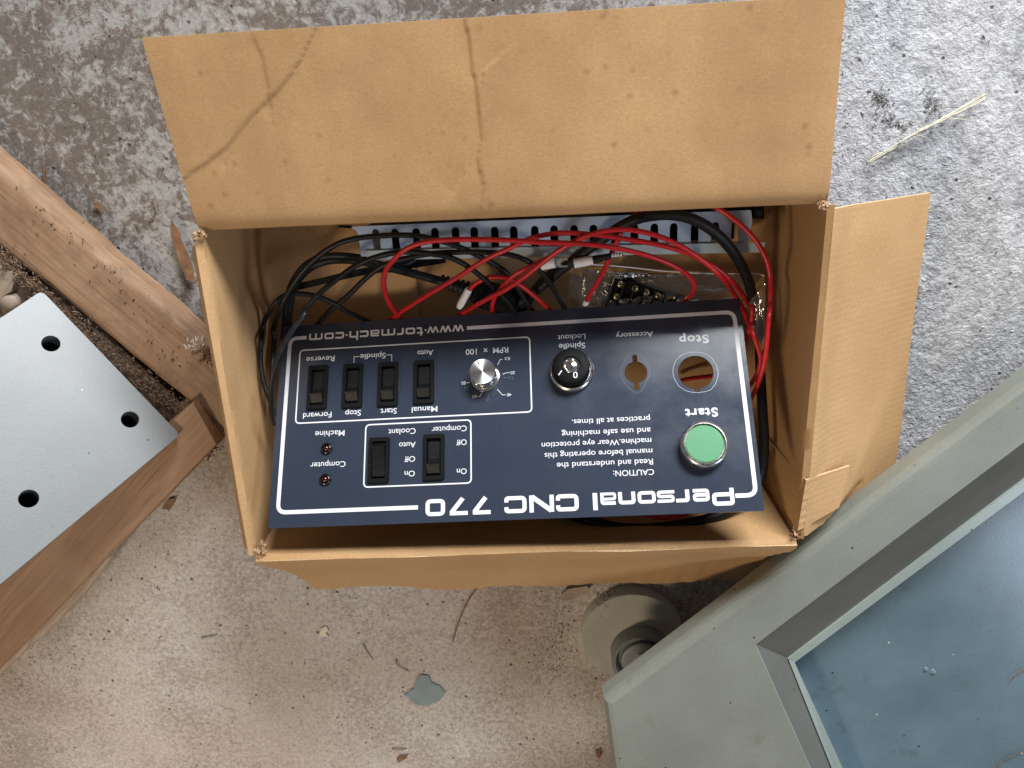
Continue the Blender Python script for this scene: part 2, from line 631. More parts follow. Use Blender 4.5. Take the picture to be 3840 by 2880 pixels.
# ================================================================ CARDBOARD BOX
H, BW, BD = 0.10224, 0.350, 0.2074
box = empty("cardboard_box", (BW / 2, BD / 2, 0), "open brown corrugated cardboard box with its flaps folded out, holding a panel and wires", "box")


def sheet_grid(fn, nu, nv, t, name, mat, parent, clip=None, smooth=True, edge_mat=None):
    """fn(u, v) -> (point, unit normal towards the seen side); solid board of thickness t behind it"""
    V, F = [], []
    for s in (0, 1):
        for j in range(nv + 1):
            for i in range(nu + 1):
                p, n = fn(i / nu, j / nv)
                V.append(p - n * (t * s))
    w_ = nu + 1
    o = w_ * (nv + 1)
    for j in range(nv):
        for i in range(nu):
            a = j * w_ + i
            F.append((a, a + 1, a + 1 + w_, a + w_))
            F.append((o + a, o + a + w_, o + a + 1 + w_, o + a + 1))
    nmain = len(F)
    for i in range(nu):
        a = i; F.append((a, o + a, o + a + 1, a + 1))
        a = nv * w_ + i; F.append((a, a + 1, o + a + 1, o + a))
    for j in range(nv):
        a = j * w_; F.append((a, a + w_, o + a + w_, o + a))
        a = j * w_ + nu; F.append((a, o + a, o + a + w_, a + w_))
    me = bpy.data.meshes.new(name)
    me.from_pydata([tuple(v) for v in V], [], F)
    me.materials.append(mat)
    me.materials.append(edge_mat or M['card_edge'])
    for k, p in enumerate(me.polygons):
        p.use_smooth = smooth and k < nmain
        p.material_index = 0 if k < nmain else 1
    bm = bmesh.new(); bm.from_mesh(me)
    for (co, no) in (clip or []):
        g = bm.verts[:] + bm.edges[:] + bm.faces[:]
        r = bmesh.ops.bisect_plane(bm, geom=g, plane_co=co, plane_no=no, clear_outer=True)
        ed = [e for e in r['geom_cut'] if isinstance(e, bmesh.types.BMEdge)]
        bmesh.ops.holes_fill(bm, edges=[e for e in bm.edges if e.is_boundary], sides=0)
    es = [e for e in bm.edges if len(e.link_faces) == 2 and e.calc_face_angle(0) > 0.9]
    bmesh.ops.split_edges(bm, edges=es)
    bmesh.ops.recalc_face_normals(bm, faces=bm.faces)
    bm.to_mesh(me); bm.free()
    return link(name, me, None, parent)


def nz(x, y, z=0.0, s=1.0):
    return mnoise.noise(Vector((x * s, y * s, z * s)))


BASE = {}


def base_limit(P, extra=0.0):
    """press the board down where it slips under the machine base"""
    if BASE:
        s_ = (P - BASE['o']).dot(BASE['n'])
        lim = 0.0640 + extra + max(0.0, -s_ - 0.0035) * 5
        if P.z > lim: P = Vector((P.x, P.y, lim))
    return P


def side_fn(A, B, out, prof, wob=0.0006, seed=0.0, shift=None):
    """A,B: rim ends (xy). out: outward xy. prof: list of (outward, z) along the board. u along A->B, v along prof"""
    L = [0]
    for i in range(1, len(prof)):
        L.append(L[-1] + math.dist(prof[i], prof[i - 1]))
    tot = L[-1]
    A, B, out = Vector(A), Vector(B), Vector(out)

    def ev(v):
        d = v * tot
        for i in range(1, len(prof)):
            if d <= L[i] + 1e-9:
                k = (d - L[i - 1]) / (L[i] - L[i - 1])
                return (prof[i - 1][0] * (1 - k) + prof[i][0] * k, prof[i - 1][1] * (1 - k) + prof[i][1] * k)
        return prof[-1]

    def fn(u, v):
        v = min(1, max(0, v))
        s, z = ev(v)
        s0, z0 = ev(max(0, v - 0.01)); s1, z1 = ev(min(1, v + 0.01))
        ts, tz = s1 - s0, z1 - z0
        l = math.hypot(ts, tz)
        ts, tz = ts / l, tz / l
        # normal towards inside / up
        n = Vector((-out.x * tz, -out.y * tz, ts))
        if n.length < 1e-6: n = Vector((0, 0, 1))
        p = A.lerp(B, u)
        P = Vector((p.x + out.x * s, p.y + out.y * s, z))
        if shift: P += shift(u, v)
        d = wob * (nz(P.x, P.y, P.z + seed, 14) * 1.6 + 0.35 * nz(P.x, P.y + seed, P.z, 60))
        return base_limit(P + n * d), n
    return fn


def arc(r, c, a0, a1, n=5):
    return [(c[0] + r * math.cos(math.radians(a0 + (a1 - a0) * k / n)), c[1] + r * math.sin(math.radians(a0 + (a1 - a0) * k / n))) for k in range(n + 1)]


RR = 0.0038
T = 0.0028
top = arc(RR, (RR, H - RR), 180, 90)          # inner edge up to the crest
TLr, TRr, BRr, BLr = (0.0, 0.2072), (0.3502, 0.2072), (0.348, 0.001), (-0.0015, -0.0025)
wall_prof = [(0, 0.0), (0, 0.03), (0, 0.06), (0, 0.085)] + top
# left wall + its flap hanging outside
sheet_grid(side_fn(TLr, BLr, (-1, 0), wall_prof, 0.0006, 3), 60, 24, T, "wall", M['card'], box)
flapL = arc(RR, (RR, H - RR), 90, 0) + [(RR * 2.0, 0.07), (RR * 2.3, 0.004)]
sheet_grid(side_fn((0.0, 0.200), (-0.0015, 0.002), (-1, 0), flapL, 0.0006, 3), 50, 16, T, "flap", M['card'], box)
# right wall + drooping flap
sheet_grid(side_fn(BRr, TRr, (1, 0), wall_prof, 0.0006, 5), 60, 24, T, "wall", M['card'], box)
# front wall + hanging flap
sheet_grid(side_fn(BLr, BRr, (0, -1), wall_prof, 0.0008, 7), 90, 24, T, "wall", M['card'], box)
# back wall
sheet_grid(side_fn(TRr, TLr, (0, 1), [(0, 0), (0, 0.05), (0.0015, H - 0.009)], 0.0008, 9), 60, 16, T, "wall", M['card'], box)

# machine base outline, needed to end the two flaps that meet it
ZB, ZBL = 0.085, 0.068
mb0 = at(1300, 1480, ZBL)
mb1 = at(2212, 790, ZBL)
u_ = (mb1 - mb0).normalized()
mb_n = Vector((u_.y, -u_.x, 0))          # towards the inside of the base
BASE['o'], BASE['n'] = mb0, mb_n

fa, fb = at(690, 1263, 0.028), at(1230, 1266, 0.028)
flapF = arc(RR, (RR, H - RR), 90, 35, 4) + [(0.017, 0.090), (-fb.y * 0.6, 0.055), (-fb.y, 0.028)]


def fshift(u, v):
    k = max(0.0, v - 0.1)
    e = 0.0034 * nz(u * 5, 3.1) + 0.0009 * nz(u * 40, 1.1)
    return Vector((0.012 * (1 - u) * k * 1.05 - 0.006 * u * k, (fa.y - fb.y) * k * max(0, 1 - u * 2) * 1.0 + e * k * 1.5, -e * k))


sheet_grid(side_fn(BLr, BRr, (0, -1), flapF, 0.0016, 17, fshift), 110, 30, T, "flap", M['card'], box)

rt = at(2010, 420, 0.043)
flapR = arc(RR, (RR, H - RR), 90, 40, 4) + [(0.018, 0.089), (rt.x - 0.350, 0.043)]
sheet_grid(side_fn((0.348, 0.003), (0.3502, 0.2050), (1, 0), flapR, 0.0007, 27), 70, 30, T, "flap", M['card_right'], box)

# ---- large back flap: two liners with real fluting between them
hl, hr = at(430, 503, H), at(1788, 443, H)
fl, fr_ = at(305, 82, 0.121), at(1828, -11, 0.1145)
creases = [([(408, 378), (450, 352), (492, 318), (545, 250), (600, 195), (645, 135), (682, 55)], 0.0007, 0.0012, 0.0003),
           ([(1003, 28), (1012, 90), (1026, 180), (1036, 250), (1040, 300), (1030, 345), (1045, 400), (1040, 440)], 0.00035, 0.0022, 0.0003),
           ([(1100, 100), (1045, 150), (1038, 190)], 0.0008, 0.0014, 0.0),
           ([(1010, 362), (990, 400), (975, 425)], 0.0008, 0.002, 0.0),
           ([(545, 75), (568, 130), (580, 200), (588, 260)], 0.0006, 0.0060, 0.0),
           ([(492, 345), (480, 375)], 0.0007, 0.0015, 0.0)]
fnrm = (hr - hl).cross(fl - hl).normalized()
if fnrm.z < 0: fnrm = -fnrm


def flap_pt(u, v):
    return hl.lerp(hr, u).lerp(fl.lerp(fr_, u), v)


cre_w = []
for pts, amp, wd, stp in creases:
    q = []
    for (x, y) in pts:
        d = RM @ Vector(((x * S - 1920) / FPX, -(y * S - 1440) / FPX, -1.0))
        q.append(CAM + d * ((hl - CAM).dot(fnrm) / d.dot(fnrm)))
    cre_w.append((q, amp, wd, stp))


def segdist(p, a, b):
    ab = b - a
    t = max(0, min(1, (p - a).dot(ab) / ab.length_squared))
    return (p - (a + ab * t)).length, t


def flap_disp(p, v):
    d = 0.0011 * nz(p.x, p.y, 5, 11) + 0.00035 * nz(p.x, p.y, 2, 45)
    for q, amp, wd, stp in cre_w:
        best, sgn, end = 9, 1, 1
        for i in range(len(q) - 1):
            dd, t = segdist(p, q[i], q[i + 1])
            if dd < best:
                best = dd
                e = q[i + 1] - q[i]
                sgn = 1 if e.x * (p.y - q[i].y) - e.y * (p.x - q[i].x) > 0 else -1
                end = min(1.0, (i + t) / 0.6 + 0.3, (len(q) - 1 - i - t) / 0.6 + 0.3)
        w_ = wd * (0.95 + 0.25 * nz(p.x, p.y, 8, 18))
        d -= amp * 0.5 * math.exp(-(best / w_) ** 2) * end
        d += math.tanh(sgn * best / 0.0012) * amp * 0.5 * math.exp(-best / (w_ * 4)) * end
        if stp: d += math.tanh(sgn * best / 0.0015) * stp * math.exp(-best / 0.03)
    # roll over the hinge
    d -= 0.004 * math.exp(-v / 0.035)
    return d


def flap_fn(off):
    def fn(u, v):
        p = flap_pt(u, v)
        return p + fnrm * (flap_disp(p, v) + off), fnrm
    return fn


big = sheet_grid(flap_fn(0), 330, 110, 0.0004, "flap", M['card_flap'], box)
tag(big, "large creased back flap")
sheet_grid(flap_fn(-0.0026), 60, 20, 0.0004, "liner", M['card'], big)
V, F = [], []
nfl = 54 * 8
for k in range(nfl + 1):
    u = k / nfl
    for v in (0.9, 0.998):
        p = flap_pt(u, v)
        V.append(p + fnrm * (flap_disp(p, v) - 0.0015 + 0.00105 * math.sin(2 * math.pi * k / 8)))
for k in range(nfl):
    F.append((2 * k, 2 * k + 1, 2 * k + 3, 2 * k + 2))
mesh("fluting", V, F, M['card_edge'], big, True)

# ---- joint tab overlapping right wall and flap
def on_wall_right(x, y):
    d = RM @ Vector(((x * S - 1920) / FPX, -(y * S - 1440) / FPX, -1.0))
    return CAM + d * ((0.3455 - CAM.x) / d.x)


def on_flap_right(x, y):
    a = Vector((0.350 + 0.006, 0, H + 0.0015)); b = Vector((rt.x, 0, 0.0455))
    n = Vector((-(b.z - a.z), 0, b.x - a.x)).normalized()
    d = RM @ Vector(((x * S - 1920) / FPX, -(y * S - 1440) / FPX, -1.0))
    return CAM + d * ((a - CAM).dot(n) / d.dot(n))


q00, q10 = on_wall_right(1639, 932), at(1741, 1037, H + 0.0022)
q01, q11 = on_wall_right(1664, 1052), at(1723, 1147, H + 0.0022)
q20, q21 = on_flap_right(1836, 1006), on_flap_right(1812, 1096)


def tab_fn(u, v):
    if u < 0.5:
        p = q00.lerp(q10, u * 2).lerp(q01.lerp(q11, u * 2), v)
    else:
        p = q10.lerp(q20, u * 2 - 1).lerp(q11.lerp(q21, u * 2 - 1), v)
    n = Vector((-1, 0, 0.35)).lerp(Vector((0.7, 0, 0.8)), min(1, max(0, (u - 0.35) / 0.3))).normalized()
    p = p + n * (0.0006 * nz(p.x, p.y, p.z, 30) + 0.0003 * math.sin(v * 38) * math.exp(-((u - 0.55) / 0.08) ** 2))
    return base_limit(p, 0.002), n


tb = sheet_grid(tab_fn, 40, 24, 0.0015, "corner_tab", M['card_right'], box)

# ---- box bottom: inner flaps with a visible seam
def plank(name, x0, y0, x1, y1, z, mat, parent, t=0.0015, sk=0.0):
    fn = lambda u, v: (Vector((x0 + (x1 - x0) * u + sk * v, y0 + (y1 - y0) * v, z + 0.0006 * nz(x0 + u * .3, v * .2, z, 12))), Vector((0, 0, 1)))
    return sheet_grid(fn, 24, 16, t, name, mat, parent, edge_mat=M["card"])


plank("bottom_flap", -0.0012, 0.002, 0.104, 0.205, 0.0036, M['card'], box)
plank("bottom_flap", 0.246, 0.002, 0.3502, 0.205, 0.0036, M['card'], box)
plank("bottom_flap", 0.001, 0.002, 0.3475, 0.1035, 0.0012, M['card'], box)
plank("bottom_flap", 0.001, 0.1045, 0.3475, 0.205, 0.0012, M['card'], box)

# ---- frayed paper at the three corners
M['torn'] = simple('torn_paper', (0.40, 0.26, 0.14), 0.85, 0, 600, 0.4)


def frays(name, centres, parent):
    V, F = [], []
    for (x, y, z, n, sp, sz) in centres:
        c0 = at(x, y, z)
        for k in range(n):
            c = c0 + Vector((random.gauss(0, sp), random.gauss(0, sp), random.uniform(-0.003, 0.002)))
            a = random.uniform(0, 6.28)
            d = Vector((math.cos(a), math.sin(a), random.uniform(-0.5, 0.9))) * sz * random.uniform(0.4, 1.0)
            s = Vector((-math.sin(a), math.cos(a), random.uniform(-0.4, 0.4))) * sz * random.uniform(0.15, 0.4)
            m_ = c + d * 0.5 + Vector((0, 0, random.uniform(-0.001, 0.0015)))
            b = len(V)
            V += [c - s, c + s, m_ - s, m_ + s * 0.8, c + d]
            F += [(b, b + 1, b + 3, b + 2), (b + 2, b + 3, b + 4)]
    o = mesh(name, V, F, M['torn'], parent)
    tag(o, kind='stuff')
    return o


frays("frayed_paper", [(432, 505, 0.103, 26, 0.0018, 0.0035), (565, 1182, 0.101, 34, 0.0022, 0.0035), (1779, 437, 0.103, 20, 0.0016, 0.003),
                       (1723, 1150, 0.101, 16, 0.0015, 0.003), (1800, 440, 0.1, 6, 0.002, 0.002)], box)

# ================================================================ MACHINE BASE
mb = empty("machine_base", mb0 + Vector((0.1, -0.1, -0.068)), "grey green painted steel machine base with a recessed blue tray, lower right", "machine")


def ring(c, ne, s, z):
    return [at(*c, z), at(*ne, z), at(*s, z)]


r0 = ring((1300, 1480), (2612, 488), (1375, 2017), ZBL)
inn = Vector((0.78, -0.62, 0))


def inset(r, d, z):
    out = []
    e1 = (r[1] - r[0]).normalized(); e2 = (r[2] - r[0]).normalized()
    n1 = Vector((e1.y, -e1.x, 0)); n2 = Vector((-e2.y, e2.x, 0))
    # corner from both offsets
    c_ = r[0] + n1 * d
    dd = (n2 * d - n1 * d)
    k = dd.dot(n2) / e1.dot(n2)
    c_ = c_ + e1 * k
    out = [c_, r[1] + n1 * d, r[2] + n2 * d]
    for p in out: p.z = z
    return out


rings_f = [[Vector((p.x, p.y, ZBL - 0.0)) for p in r0], inset(r0, 0.0, ZB - 0.006), inset(r0, 0.0010, ZB - 0.0028), inset(r0, 0.0030, ZB - 0.0008), inset(r0, 0.006, ZB)]
r2 = ring((1631, 1393), (2612, 654), (1908, 2016), ZB)
r2b = inset(r2, 0.0008, ZB - 0.0008)
r4 = ring((1700, 1421), (2612, 727), (1935, 2012), 0.0645)
r5 = ring((1716, 1430), (2612, 762), (1975, 2000), 0.0645)
r6 = [Vector((p.x, p.y, 0.046)) for p in r5]


def strips(rs, nsub=1):
    V, F = [], []
    for r in rs: V += [r[2], r[0], r[1]]
    for j in range(len(rs) - 1):
        a = j * 3
        F += [(a, a + 1, a + 4, a + 3), (a + 1, a + 2, a + 5, a + 4)]
    return V, F


mesh("frame", *strips(rings_f + [r2, r2b]), M['frame'], mb, False)
mesh("inner_bevel", *strips([r2b, r4]), M['ledge'], mb)
lipo = mesh("lip", *strips([r4, [p + Vector((0, 0, 0.0012)) for p in inset(r4, 0.0006, 0.0645)], [p + Vector((0, 0, 0.0006)) for p in r5], r6]), M['lip'], mb)
# tray floor
fc = [Vector((r6[0].x, r6[0].y, 0.047)), Vector((r6[1].x, r6[1].y, 0.047)), Vector((r6[1].x + 0.2, r6[1].y - 0.6, 0.047)), Vector((r6[2].x, r6[2].y, 0.047))]
mesh("tray_floor", fc, [(0, 3, 2, 1)], M['blue'], mb, recalc=False)
# drips on the tray
V, F = join([lathe([(0.0024 * s, 0.0), (0.0021 * s, 0.0005), (0.0012 * s, 0.0009), (0.0003, 0.001)], 14, *p.xy) for s, p in
             ((0.9, at(2304/1.0*0.868-0, 1446, 0.047)), (1.1, at(2015, 1452, 0.047)))])
mesh("paint_drips", [v + Vector((0, 0, 0.047)) for v in V], F, M['blue'], mb, True)

# ---- levelling foot
fcn = at(1366, 1378, 0.009)
foot = empty("levelling_foot", (fcn.x, fcn.y, -0.0032), "round dusty grey steel foot sticking out from under the base corner", "machine foot")
R0 = 0.0415
zt = 0.009
pr = [(R0, -0.0032), (R0, zt - 0.0012), (R0 - 0.0010, zt), (R0 * 0.70, zt - 0.0004), (R0 * 0.50, zt - 0.002)]
V, F = lathe(pr, 64, fcn.x, fcn.y, None, True)
mesh("disc", V, F, M['foot'], foot, True, recalc=True)
hc = at(1388, 1432, 0.022)
V, F = lathe([(0.0245, zt - 0.004), (0.0243, 0.0208), (0.0238, 0.0216), (0.0215, 0.0216), (0.0208, 0.0170), (0.0172, 0.0165), (0.0166, 0.0200), (0.0150, 0.0208), (0.0095, 0.0208)], 48, hc.x, hc.y)
M["hub"] = mat_paint("blue_grey_hub_paint", (0.20, 0.215, 0.21), 0.5, (0.14, 0.08, 0.05), 0.9, 0, 0.15)
mesh("hub", V, F, M['hub'], foot, True, recalc=True)
V, F = prism(circle(0.0085, 6, hc.x, hc.y), 0.0205, 0.028, None, 0.001)
mesh("bolt", V, F, M['foot'], foot)

# ================================================================ CONTROL PANEL
PW, PH = 0.31, 0.13872
P0 = Vector((0.01246, 0.01994, 0.10639))
RP = Matrix.Rotation(0.03196, 3, 'Z') @ Matrix.Rotation(-0.03427, 3, 'Y') @ Matrix.Rotation(-0.62538, 3, 'X')
PN = RP @ Vector((0, 0, 1))
panel = empty("control_panel", P0, "dark navy machine control panel with white lettering and switches, upside down in the box", "control panel")
panel.rotation_euler = RP.to_euler()


def pl(fr, x, y, h=0.0):
    X, Y = fz(fr, x, y) if fr else (x, y)
    d = RM @ Vector(((X * S - 1920) / FPX, -(Y * S - 1440) / FPX, -1.0))
    q = P0 + PN * h
    t = (q - CAM).dot(PN) / d.dot(PN)
    l = RP.transposed() @ (CAM + d * t - P0)
    return Vector((l.x, l.y))


def pmesh(name, VF, mat, parent=None, smooth=False, recalc=True):
    return mesh(name, VF[0], VF[1], mat, parent or panel, smooth, world=False, recalc=recalc)


def panel_z(x, y):
    # height of the panel surface above point x, y
    return P0.z - (PN.x * (x - P0.x) + PN.y * (y - P0.y)) / PN.z


# ---- plate with its holes (2-D filled curve, extruded)
def filled(name, outlines, depth, z0):
    cu = bpy.data.curves.new(name, 'CURVE')
    cu.dimensions = '2D'
    cu.fill_mode = 'BOTH'
    cu.extrude = depth / 2
    for o in outlines:
        sp = cu.splines.new('POLY')
        sp.points.add(len(o) - 1)
        for i, p in enumerate(o):
            sp.points[i].co = (p[0], p[1], 0, 1)
        sp.use_cyclic_u = True
    ob = bpy.data.objects.new(name, cu)
    COL.objects.link(ob)
    dg = bpy.context.evaluated_depsgraph_get()
    me = bpy.data.meshes.new_from_object(ob.evaluated_get(dg))
    bpy.data.objects.remove(ob)
    bpy.data.curves.remove(cu)
    me.name = name
    for v in me.vertices: v.co.z += z0 - depth / 2
    return me


hc1 = pl('D', 1568, 655)
hr1 = 0.01115
k1 = pl('D', 1585, 812)
hole1 = []
for i in range(72):
    a = 2 * math.pi * i / 72
    p = hc1 + Vector((math.cos(a), math.sin(a))) * hr1
    hole1.append(p)
da = math.atan2(k1.y - hc1.y, k1.x - hc1.x)
# key notch
hole1 = [p for p in hole1 if abs((math.atan2(p.y - hc1.y, p.x - hc1.x) - da + math.pi) % (2 * math.pi) - math.pi) > 0.13]
# rotate list so that the gap is at the end
ang = [((math.atan2(p.y - hc1.y, p.x - hc1.x) - da) % (2 * math.pi)) for p in hole1]
hole1 = [p for _, p in sorted(zip(ang, hole1), key=lambda t: t[0])]
dv = Vector((math.cos(da), math.sin(da))); dn = Vector((-dv.y, dv.x))
hole1 += [hc1 + dv * (hr1 + 0.0012) - dn * 0.0013, hc1 + dv * (hr1 + 0.0019) - dn * 0.0007, hc1 + dv * (hr1 + 0.0019) + dn * 0.0007, hc1 + dv * (hr1 + 0.0012) + dn * 0.0013]
hc2 = pl('D', 1071, 655)
hr2 = 0.0073
hole2 = []
for i in range(64):
    a = 2 * math.pi * i / 64
    s_, c_ = math.sin(a), math.cos(a)
    if abs(c_) < 0.2:
        if s_ > 0:
            for q in ((0.0016, 0), (0.0016, 0.0040), (0.0009, 0.0048), (-0.0009, 0.0048), (-0.0016, 0.0040), (-0.0016, 0)):
                if i in (15,) or (q and abs(c_) < 0.2 and i == 13):
                    hole2.append(hc2 + Vector((q[0], math.sqrt(hr2 ** 2 - 0.0016 ** 2) + q[1])))
            continue
        else:
            if i == 46:
                for q in ((-0.0016, 0), (-0.0016, 0.0038), (-0.0009, 0.0046), (0.0009, 0.0046), (0.0016, 0.0038), (0.0016, 0)):
                    hole2.append(hc2 + Vector((q[0], -math.sqrt(hr2 ** 2 - 0.0016 ** 2) - q[1])))
            continue
    hole2.append(hc2 + Vector((c_, s_)) * hr2)
# drop a doubled keyway if the sampling hit twice
seen, h2 = set(), []
for p in hole2:
    k = (round(p.x, 6), round(p.y, 6))
    if k in seen: continue
    seen.add(k); h2.append(p)
hole2 = h2
outline = [(0, 0), (PW, 0), (PW, PH), (0, PH)]
SWS = ((538, 672, 375, 0), (828, 658, 375, 0), (1121, 645, 378, 0), (1418, 628, 372, 0), (1500, 1250, 395, 0), (1045, 1275, 390, 1))
sw_w = abs(pl('C', 1590, 1250).x - pl('C', 1412, 1250).x) * 0.98
sw_holes = []
for (x, y, h_, k) in SWS:
    c_ = pl('C', x, y)
    ht = abs(pl('C', x, y + h_ / 2).y - pl('C', x, y - h_ / 2).y) * 0.97
    sw_holes.append([(c_.x + sx * sw_w * 0.42, c_.y + sy * ht * 0.45) for sx, sy in ((1, 1), (-1, 1), (-1, -1), (1, -1))])
me = filled("plate", [fillet(outline, 0.0012, True, 3), hole1, hole2] + sw_holes, 0.0022, 0.0)
link("plate", me, M['panel'], panel, False, False)
# aluminium edge seen in the holes
for nm, o in (("hole_rim", hole1), ("hole_rim", hole2)):
    V, F = [], []
    c_ = sum(o, Vector((0, 0))) / len(o)
    for z in (0.00015, -0.0023):
        for p in o:
            q = c_ + (p - c_) * 0.992
            V.append((q.x, q.y, z))
    n = len(o)
    for i in range(n): F.append((i, (i + 1) % n, (i + 1) % n + n, i + n))
    pmesh(nm, (V, F), M['satin'])
# scored overlay film round the holes
for pts_, sd in (([('D', x, y) for x, y in ((1560, 487), (1640, 500), (1710, 550), (1752, 640), (1740, 730), (1690, 800), (1600, 822), (1510, 815), (1430, 770), (1385, 690), (1383, 610), (1420, 540), (1480, 500))], 1),
                 ([('D', x, y) for x, y in ((1060, 488), (1100, 500), (1135, 545), (1170, 590), (1188, 655), (1165, 720), (1130, 790), (1095, 826), (1055, 820), (1000, 770), (960, 710), (945, 640), (975, 570), (1010, 510))], 2)):
    lp = [pl(*p) for p in pts_]
    lp = [Vector((p.x, p.y)) for p in catmull([Vector((*p, 0)) for p in lp + lp[:1]], 8)][:-1]
    lp = [p + Vector((nz(p.x, p.y, sd, 600), nz(p.x, p.y, sd + 5, 600))) * 0.00022 for p in lp]
    pmesh("cut_film_edge", ribbon2(lp, 0.00022 if sd == 2 else 0.00032, 0.00012, True), M['dimprint'] if sd == 2 else simple("scratched_film", (0.35, 0.38, 0.42), 0.25))

# ---- printed lines
LW = 0.0026
g = lambda *a: pl(*a)
ztop = 0.00008


def line(name, pts, wd, closed=False, r=0.0, mat='print', z=ztop):
    q = fillet(pts, r, closed, 6) if r else pts
    return pmesh(name, ribbon2(q, wd, z, closed), M[mat])


Lx = (g('C', 303, 320).x + g('E', 207, 430).x) / 2
tl, bl = Vector((g('C', 303, 320).x, g('C', 443, 257).y)), Vector((g('E', 207, 430).x, g('E', 1300, 451).y))
line("border_line", [Vector((g('C', 443, 257).x, tl.y)), tl, bl, Vector((g('E', 1366, 451).x, bl.y))], LW, False, 0.0055)
tr = Vector((g('D', 1897, 260).x, g('C', 1772, 178).y)); br = Vector((g('F', 2058, 250).x, g('F', 1900, 352).y))
line("border_line", [Vector((g('C', 1772, 178).x, tr.y)), tr, br, Vector((g('F', 1897, 352).x, br.y))], LW, False, 0.0055)


def box_line(l, r_, t, b):
    return [Vector((l, t)), Vector((r_, t)), Vector((r_, b)), Vector((l, b))]


line("switch_group_outline", box_line(g('C', 370, 660).x, g('D', 200, 700).x, g('C', 1300, 310).y, g('C', 1300, 922).y), 0.0009, True, 0.003)
line("switch_group_outline", box_line(g('C', 925, 1240).x, g('C', 1806, 1200).x, g('C', 1370, 960).y, g('C', 1370, 1480).y), 0.0009, True, 0.003)
for pts_ in ([(835, 466), (836, 416), (882, 413)], [(1104, 402), (1148, 400), (1149, 456)]):
    line("printed_bracket", [g('C', *p) for p in pts_], 0.0004)
for pts_, mt in (([(2066, 437), (2050, 438), (2026, 484)], 'print'), ([(2127, 547), (2100, 549), (2068, 560)], 'print'), ([(2093, 731), (2066, 732), (2024, 685)], 'print'),
                 ([(1862, 745), (1880, 745), (1896, 714)], 'print'), ([(1768, 634), (1800, 628)], 'print'), ([(2115, 588), (2075, 588)], 'dimprint'),
                 ([(1949, 760), (1949, 715)], 'dimprint'), ([(1795, 660), (1815, 655)], 'dimprint')):
    line("dial_mark", [g('C', *p) for p in pts_], 0.00035, False, 0, mt)

# ---- text (built-in typeface turned into meshes)
def text(s, fr, x, y, x2, cap, bold=0.0, mat='print', sp=1.0, z=ztop):
    cu = bpy.data.curves.new("lettering", 'FONT')
    cu.body = s
    cu.size = 1.0
    cu.offset = bold
    cu.space_character = sp
    ob = bpy.data.objects.new("lettering", cu)
    COL.objects.link(ob)
    dg = bpy.context.evaluated_depsgraph_get()
    me = bpy.data.meshes.new_from_object(ob.evaluated_get(dg))
    bpy.data.objects.remove(ob)
    bpy.data.curves.remove(cu)
    xs = [v.co.x for v in me.vertices]
    x0, x1 = min(xs), max(xs)
    a, b_ = g(fr, x, y), g(fr, x2, y)
    wd = abs(b_.x - a.x)
    ch = abs(g(fr, x, y + cap).y - a.y)
    kx, ky = wd / (x1 - x0), ch / 0.729
    for v in me.vertices:
        v.co = Vector((a.x - (v.co.x - x0) * kx, a.y - v.co.y * ky, z))
    me.name = "lettering"
    o = link("lettering", me, M[mat], panel, False, False)
    return o


for t in (("Reverse", 'C', 675, 407, 442, 47), ("Spindle", 'C', 1098, 383, 888, 47), ("Auto", 'C', 1492, 359, 1362, 46), ("RPM  x  100", 'C', 2115, 335, 1762, 48),
          ("Forward", 'C', 650, 873, 415, 48), ("Stop", 'C', 893, 858, 763, 48), ("Start", 'C', 1190, 842, 1057, 48), ("Manual", 'C', 1527, 825, 1315, 48),
          ("Coolant", 'C', 1347, 1008, 1122, 49), ("Computer", 'C', 1770, 986, 1480, 49), ("Auto", 'C', 1347, 1122, 1210, 48), ("Off", 'C', 1342, 1240, 1255, 48),
          ("On", 'C', 1340, 1361, 1255, 48), ("Off", 'C', 1770, 1101, 1685, 48), ("On", 'C', 1770, 1342, 1688, 48), ("Machine", 'C', 758, 1024, 515, 49), ("Computer", 'C', 766, 1282, 475, 49),
          ("Lockout", 'D', 652, 336, 422, 46), ("Spindle", 'D', 650, 409, 432, 48), ("Accessory", 'D', 1212, 316, 902, 45),
          ("CAUTION:", 'D', 1220, 1458, 882, 50), ("Read and understand the", 'D', 1212, 1373, 414, 50), ("manual before operating this", 'D', 1207, 1287, 313, 49),
          ("machine.Wear eye protection", 'D', 1198, 1200, 288, 49), ("and use safe machining", 'D', 1192, 1114, 455, 49), ("practices at all times.", 'D', 1187, 1018, 538, 48)):
    text(*t, bold=0.004)
for t in (("Stop", 'D', 1672, 344, 1427, 70), ("Start", 'D', 1747, 950, 1478, 74)):
    text(*t, bold=0.028, sp=1.15)
for t in (("52", 'C', 2130, 418, 2085, 25), ("20", 'C', 2170, 535, 2134, 26), ("40", 'C', 2140, 718, 2104, 26), ("60", 'C', 1855, 732, 1818, 27), ("80", 'C', 1762, 620, 1727, 28)):
    text(*t, bold=0.0)
for t in (("7.5", 'C', 2160, 577, 2120, 24), ("33", 'C', 1790, 657, 1752, 25), ("15", 'C', 1962, 762, 1932, 22)):
    text(*t, bold=0.0, mat='dimprint')

# wide square lettering drawn from strokes
TT = 0.235
TL_ = 0.20
XH = 0.72


